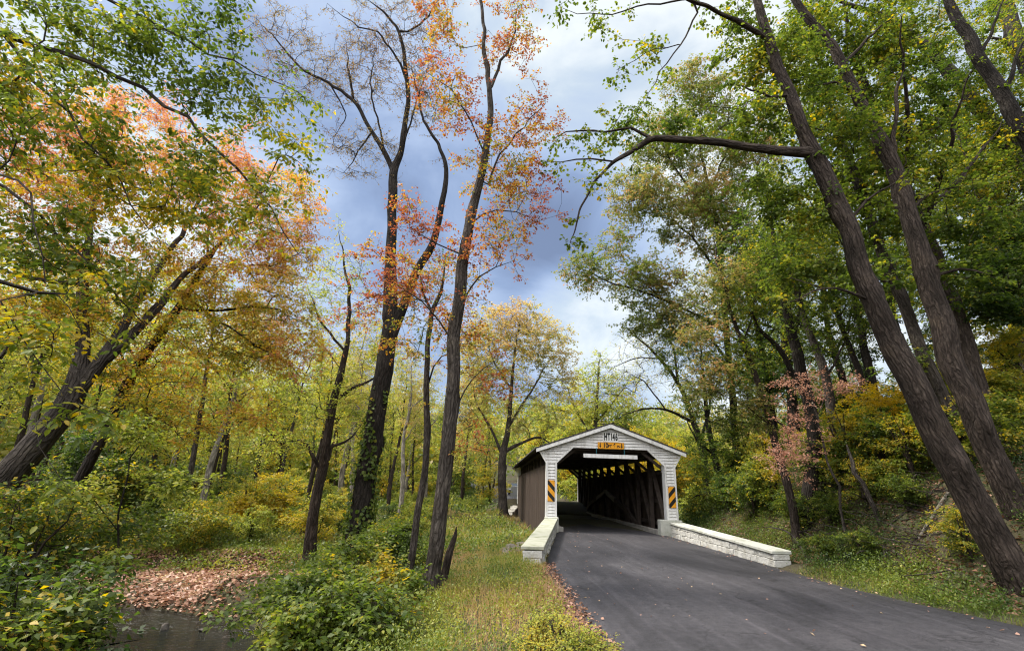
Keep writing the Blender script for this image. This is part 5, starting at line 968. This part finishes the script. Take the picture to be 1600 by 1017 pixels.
# ------------------------------------------------------------------ ground cover
def scatter(n_, x0, x1, y0, y1, dens):
    X = g.uniform(x0, x1, n_); Y = g.uniform(y0, y1, n_); k = g.random(n_) < dens(X, Y); return X[k], Y[k]
def offroad(X, Y, m_=.1): return (X < roadL(Y) - m_) | (X > roadR(Y) + m_)
def dry(X, Y): return dcreek(X, Y) > 2.1
def bar(X, Y): return np.hypot((X + 9.6) / 4.3, (Y - 17.0) / 2.7)
def clumps(X, Y, m_, rc, hc, Ls, tone, hexa=False, asp=.5):
    n_ = len(X); Z = ground(X, Y); r = rc * g.uniform(.6, 1.3, n_); h = hc * g.uniform(.5, 1.4, n_) * (.5 + noise(np.stack([X, Y, X * 0], -1), 1.7, 3)); T = np.repeat(np.arange(n_), m_)
    v = unit(g.normal(0, 1, (n_ * m_, 3))); v[:, 2] = np.abs(v[:, 2]); v = v * g.random((n_ * m_, 1)) ** .45
    P_ = np.stack([X[T] + v[:, 0] * r[T], Y[T] + v[:, 1] * r[T], Z[T] + v[:, 2] * h[T]], -1); di = v * [1, 1, .4] + g.normal(0, .35, v.shape) + [0, 0, .15]; nr = unit(g.normal(0, .4, v.shape) + [0, 0, 1.])
    t_ = np.clip(tone + .9 * (noise(P_, 1.8, 6) - .5) + g.normal(0, .10, n_)[T] + g.normal(0, .08, len(T)), 0, 1); Ln = Ls * g.uniform(.6, 1.3, len(T))
    return leafset(P_, di, nr, Ln, Ln * asp, t_, hexa)
def blades(X, Y, lo, hi, wd, tone, amp=.9):
    n_ = len(X); Z = ground(X, Y); P_ = np.stack([X, Y, Z - .02], -1); h = noise(np.stack([X, Y, X * 0], -1), 1.1, 8); d = g.normal(0, .38, (n_, 3)); d[:, 2] = 1
    Ln = (lo + (hi - lo) * h) * g.uniform(.6, 1.3, n_); t_ = np.clip(tone + amp * (noise(P_, 1.5, 2) - .5) + g.normal(0, .13, n_), 0, 1)
    return leafset(P_, d, unit(g.normal(0, 1, (n_, 3))), Ln, wd * g.uniform(.7, 1.3, n_), t_)
def merge(name, sets, mt, label, cat):
    V = []; Q_ = []; T = []; nv = 0
    for v, q, t_ in sets: V.append(v); Q_.append(q + nv); T.append(t_); nv += len(v)
    return tag(link(name, qmesh(name, np.concatenate(V), np.concatenate(Q_), np.concatenate(T)), MATS[mt]), label, cat, kind='stuff')
patch = lambda X, Y, s, o_: noise(np.stack([X, Y, X * 0], -1), s, o_)
S = []
X, Y = scatter(3000, -5.5, 1.3, 4.5, 13, lambda X, Y: (offroad(X, Y, .25) & dry(X, Y)) * (.35 + 1.3 * (patch(X, Y, 1.3, 1) - .25)) * np.where(X > -.5, .8, 1)); S.append(clumps(X, Y, 55, .2, .30, .045, .74))
X, Y = scatter(2600, -7, 2.6, 13, 23, lambda X, Y: (offroad(X, Y, .3) & dry(X, Y) & (bar(X, Y) > 1.0)) * 1.2 * patch(X, Y, 2, 2) * np.where(X > -1.5, .2, 1)); S.append(clumps(X, Y, 40, .3, .34, .065, .58))
X, Y = scatter(7000, -34, 1.5, 18.4, 36, lambda X, Y: (offroad(X, Y, .3) & dry(X, Y)) * (.3 + patch(X, Y, 3, 3))); S.append(clumps(X, Y, 30, .5, .45, .11, .70))
X, Y = scatter(7000, -80, 0, 36, 80, lambda X, Y: (offroad(X, Y, .8) & dry(X, Y)) * 1.); S.append(clumps(X, Y, 22, .9, .8, .22, .66))
X, Y = scatter(3500, 4, 50, 46, 90, lambda X, Y: (offroad(X, Y, .8) & dry(X, Y)) * 1.); S.append(clumps(X, Y, 22, .9, .8, .22, .66))
X, Y = scatter(2600, 8.2, 20, 23.2, 46, lambda X, Y: dry(X, Y) * 1. * (X > 8.8)); S.append(clumps(X, Y, 30, .5, .55, .11, .6))
X, Y = scatter(1500, 7.6, 13, 6, 13.4, lambda X, Y: offroad(X, Y, .15) * np.clip(1.2 - (X - roadR(Y)) / 2.4, 0, 1) * 1.1 * patch(X, Y, .9, 4)); S.append(clumps(X, Y, 45, .2, .28, .05, .38))
X, Y = scatter(5600, 8, 18, 8.5, 24, lambda X, Y: offroad(X, Y, .5) * np.clip(3 * patch(X, Y, 1.6, 5) - .55, 0, 1)); S.append(clumps(X, Y, 36, .32, .38, .055, .36))
X, Y = scatter(1500, -14, -3, 5, 12.5, lambda X, Y: (dcreek(X, Y) > 2.0) * 1.); S.append(clumps(X, Y, 40, .3, .4, .075, .45))
merge('undergrowth', S, 'herb_mix', 'low green and yellow weeds covering the banks and the wood floor', 'undergrowth')
S = []
X, Y = scatter(70000, -3.5, 3, 4.5, 24, lambda X, Y: (offroad(X, Y, .06) & dry(X, Y)) * np.clip(.25 + 1.6 * patch(X, Y, 1.0, 7) - .3, 0.05, 1)); S.append(blades(X, Y, .06, .34, .011, .80, 1.2))
X, Y = scatter(17000, 7.2, 12, 5.5, 13.5, lambda X, Y: offroad(X, Y, .05) * np.clip(1.1 - (X - roadR(Y)) / 1.8, 0, 1)); S.append(blades(X, Y, .05, .22, .011, .2, .9))
X, Y = scatter(36000, -14, -4.2, 15.5, 22, lambda X, Y: dry(X, Y) * ((bar(X, Y) > .95) | (X > -7.2)) * np.clip(1.9 * patch(X, Y, 1.1, 9) - .2, 0, 1) * (ground(X, Y) > WZ + .05)); S.append(blades(X, Y, .10, .30, .016, .38, .6))
X, Y = scatter(20000, -8, 2.2, 20, 40, lambda X, Y: (offroad(X, Y, .3) & dry(X, Y)) * np.clip(2 * patch(X, Y, 2.2, 9) - .5, 0, 1)); S.append(blades(X, Y, .2, .55, .025, .72))
merge('grass', S, 'grass_mix', 'green and straw coloured grass along both road verges and the creek', 'grass')
def flat(X, Y, Ls, tone, amp=.5, dz=.012, z=None, tilt=.3):
    n_ = len(X); Z = ground(X, Y) if z is None else z; P_ = np.stack([X, Y, Z + dz + g.uniform(0, .02, n_)], -1); a = g.uniform(0, 6.28, n_); di = np.stack([np.cos(a), np.sin(a), g.normal(0, tilt * .6, n_)], -1)
    Ln = Ls * g.uniform(.6, 1.3, n_); return leafset(P_, di, unit(g.normal(0, tilt, (n_, 3)) + [0, 0, 1.]), Ln, Ln * .62, np.clip(tone + amp * (patch(X, Y, 1.2, 3) - .5) + g.normal(0, .2, n_), 0, 1))
S = []
X, Y = scatter(24000, -14.5, -4.8, 13.6, 20.2, lambda X, Y: np.clip((1.55 - bar(X, Y)) * 2.2, 0, 1) * np.clip(.45 + 1.4 * patch(X, Y, .8, 4) - .3, 0, 1) * (ground(X, Y) > WZ)); S.append(flat(X, Y, .13, .64, .6, .02, None, .45))
X, Y = scatter(64000, 8, 24, 7, 25, lambda X, Y: offroad(X, Y, .4) * np.clip((X - roadR(Y)) / 1.6, 0, 1) * .9); S.append(flat(X, Y, .10, .24, .5, .02, None, .5))
X, Y = scatter(11000, .2, 1.8, 4.5, 13.5, lambda X, Y: np.clip(1 - np.abs(X - roadL(Y) + .12) / .42, 0, 1)); S.append(flat(X, Y, .07, .5, .5, .02, np.maximum(ground(X, Y), -.03)))
X, Y = scatter(16000, -22, 1, 17, 34, lambda X, Y: dry(X, Y) * .6); S.append(flat(X, Y, .14, .5, .5))
for (x0, x1, y0, y1, n_, ls) in ((1.5, 4.5, 7, 23, 90, .05), (1.3, 9, 4.5, 13, 16, .055), (6.9, 7.75, 10, 22.5, 90, .055), (6.9, 8.2, 7, 12, 40, .055)):
    X, Y = scatter(n_, x0, x1, y0, y1, lambda X, Y: ((X > roadL(Y) + .05) & (X < roadR(Y) - .05)) * 1.); s_ = (X - roadL(Y)) / (roadR(Y) - roadL(Y)); S.append(flat(X, Y, ls, .75, .3, .012, .05 * np.sin(s_ * math.pi)))
merge('fallen_leaves', S, 'litter', 'fallen brown and pinkish leaves lying on the gravel bar, slope and road edges', 'fallen leaves')

# ------------------------------------------------------------------ rocks and fallen wood
def rock(x, y, z, r, mt, label, group, seed, name='rock'):
    import bmesh
    bm = bmesh.new(); bmesh.ops.create_icosphere(bm, subdivisions=3, radius=1); q = np.random.default_rng(seed); co_ = np.array([v.co[:] for v in bm.verts]); sc_ = q.uniform(.65, 1.25, 3) * [1, 1, .7]
    nrm = unit(q.normal(0, 1, (9, 3))); dd = q.uniform(.55, .85, 9)                 # facets cut off a lump
    for n3, d3 in zip(nrm, dd): over = np.maximum(co_ @ n3 - d3, 0); co_ = co_ - over[:, None] * n3 * .9
    co_ = co_ * (1 + .16 * (noise(co_ + seed, .5)[:, None] - .5)) * sc_ * r
    for v, c_ in zip(bm.verts, co_): v.co = c_
    me = bpy.data.meshes.new(name); bm.to_mesh(me); bm.free(); o = link(name, me, MATS[mt]); o.location = (x, y, z); return tag(o, label, 'rock', group)
RK = 'stones tumbled below the left side of the bridge'
for k in range(22):
    px, py = g.uniform(786, 818), g.uniform(838, 876); Y = g.uniform(15.5, 23); c = at(px, py, Y); c[0] = min(c[0], float(np.interp(c[1], [13, 23], [.75, 2.1]))); rock(c[0], c[1], gz(c[0], c[1]) + .05, g.uniform(.10, .26), 'stone_dark', 'dark stone in the tumbled heap under the left side of the bridge', RK, 400 + k)
for k, (px, py, r, lb) in enumerate(((322, 953, .16, 'dark wet rock at the edge of the gravel bar'), (340, 962, .12, 'small rock in the water below the gravel bar'), (316, 985, .08, 'small dark rock standing in midstream'), (258, 982, .14, 'flat rock in the creek ripples left of midstream'), (362, 958, .13, 'dark rock where the gravel bar meets the shrubs'))):
    d = ray(px, py); c = CP + d * ((WZ - 1.7) / d[2]); rock(c[0], c[1], WZ + .02, r, 'stone_dark', lb, None, 440 + k)
def logpx(name, label, pts, mt='dead_wood', cat='fallen branch', raw=False, seed=0):
    P_ = pxpath(pts)
    for i in range(len(P_)): P_[i, 2] = max(P_[i, 2], gz(P_[i, 0], P_[i, 1]) + P_[i, 3] * .6)
    pp = catmull(P_, .12); v, q, b = tubes(pp[:, :3], np.maximum(pp[:, 3], .006), np.arange(len(pp)) - 1, len(pp), 0, .15); o = link(name, qmesh(name, v - pp[0, :3], q, None, True, b), MATS[mt]); o.location = pp[0, :3]; return tag(o, label, cat)
logpx('fallen_branch', 'pale broken branch lying on the slope left of the great oak', [(1440, 872, 12, 4), (1475, 858, 12, 5.5), (1505, 866, 12, 5), (1525, 872, 12, 4)], 'bark_pale')
logpx('fallen_branch', 'short grey dead limb leaning up beside the great oak', [(1500, 872, 12, 5), (1505, 845, 12, 4.5), (1522, 822, 12.1, 4), (1528, 800, 12.2, 2.5)], 'bark_grey')
logpx('fallen_branch', 'long grey bare branch arching over the leaf litter', [(1390, 830, 13, 3), (1430, 850, 12.8, 4), (1470, 840, 12.5, 4), (1500, 815, 12.5, 3), (1515, 790, 12.5, 2)], 'bark_grey')
logpx('fallen_branch', 'thin curved grey branch hanging over the end of the right parapet', [(1262, 880, 14, 3), (1245, 845, 14.5, 3), (1225, 828, 15, 2.5), (1190, 822, 15.5, 2)], 'bark_grey')
logpx('fallen_branch', 'short grey log lying in the grass by the road below the slope', [(1398, 893, 11.5, 5), (1425, 895, 11.5, 6), (1452, 893, 11.6, 5)], 'bark_grey')
pl = pxpath([(1322, 690, 13.6, 5), (1333, 720, 13.5, 5.5), (1345, 755, 13.4, 6), (1368, 800, 13.3, 6.5), (1395, 860, 13.2, 7)]); pl = pl[::-1]; pl[0, 3] = .05; pl[-1, 3] = .02; plant('dead_sapling', 'crooked dead sapling leaning left on the leaf strewn slope', 'tree', [foot(pl)], [], 'bark_grey', 'leaf_tan', 50)
V_ = []; Q_ = []; B_ = []; nv = 0
for k in range(330):
    px, py = g.uniform(1290, 1540), g.uniform(790, 880); d = ray(px, py); x, y = at(px, py, g.uniform(11, 16.5))[:2]
    if x < float(roadR(y)) + .8: continue
    z = gz(x, y) + g.uniform(.0, .22); a = g.uniform(0, 6.28); l = g.uniform(.4, 1.3); e = np.array([math.cos(a) * l, math.sin(a) * l, g.uniform(-.1, .35)]); m_ = np.array([x, y, z]) + e * .5 + g.normal(0, .07, 3)
    pp = catmull(np.array([(x, y, z, .012), (*m_, .010), (x + e[0], y + e[1], max(z + e[2], gz(x + e[0], y + e[1]) + .02), .004)]), .15); v, q, b = tubes(pp[:, :3], pp[:, 3] * g.uniform(.6, 1.5), np.arange(len(pp)) - 1, len(pp)); V_.append(v); Q_.append(q + nv); B_.append(b); nv += len(v)
tag(link('fallen_twigs', qmesh('fallen_twigs', np.concatenate(V_), np.concatenate(Q_), None, True, np.concatenate(B_)), MATS['bark_grey']), 'litter of bare twigs and brush strewn over the right slope', 'twigs', kind='stuff')
print('done', time.time() - T0, sum(len(o.data.polygons) for o in sc.objects if o.type == 'MESH'))
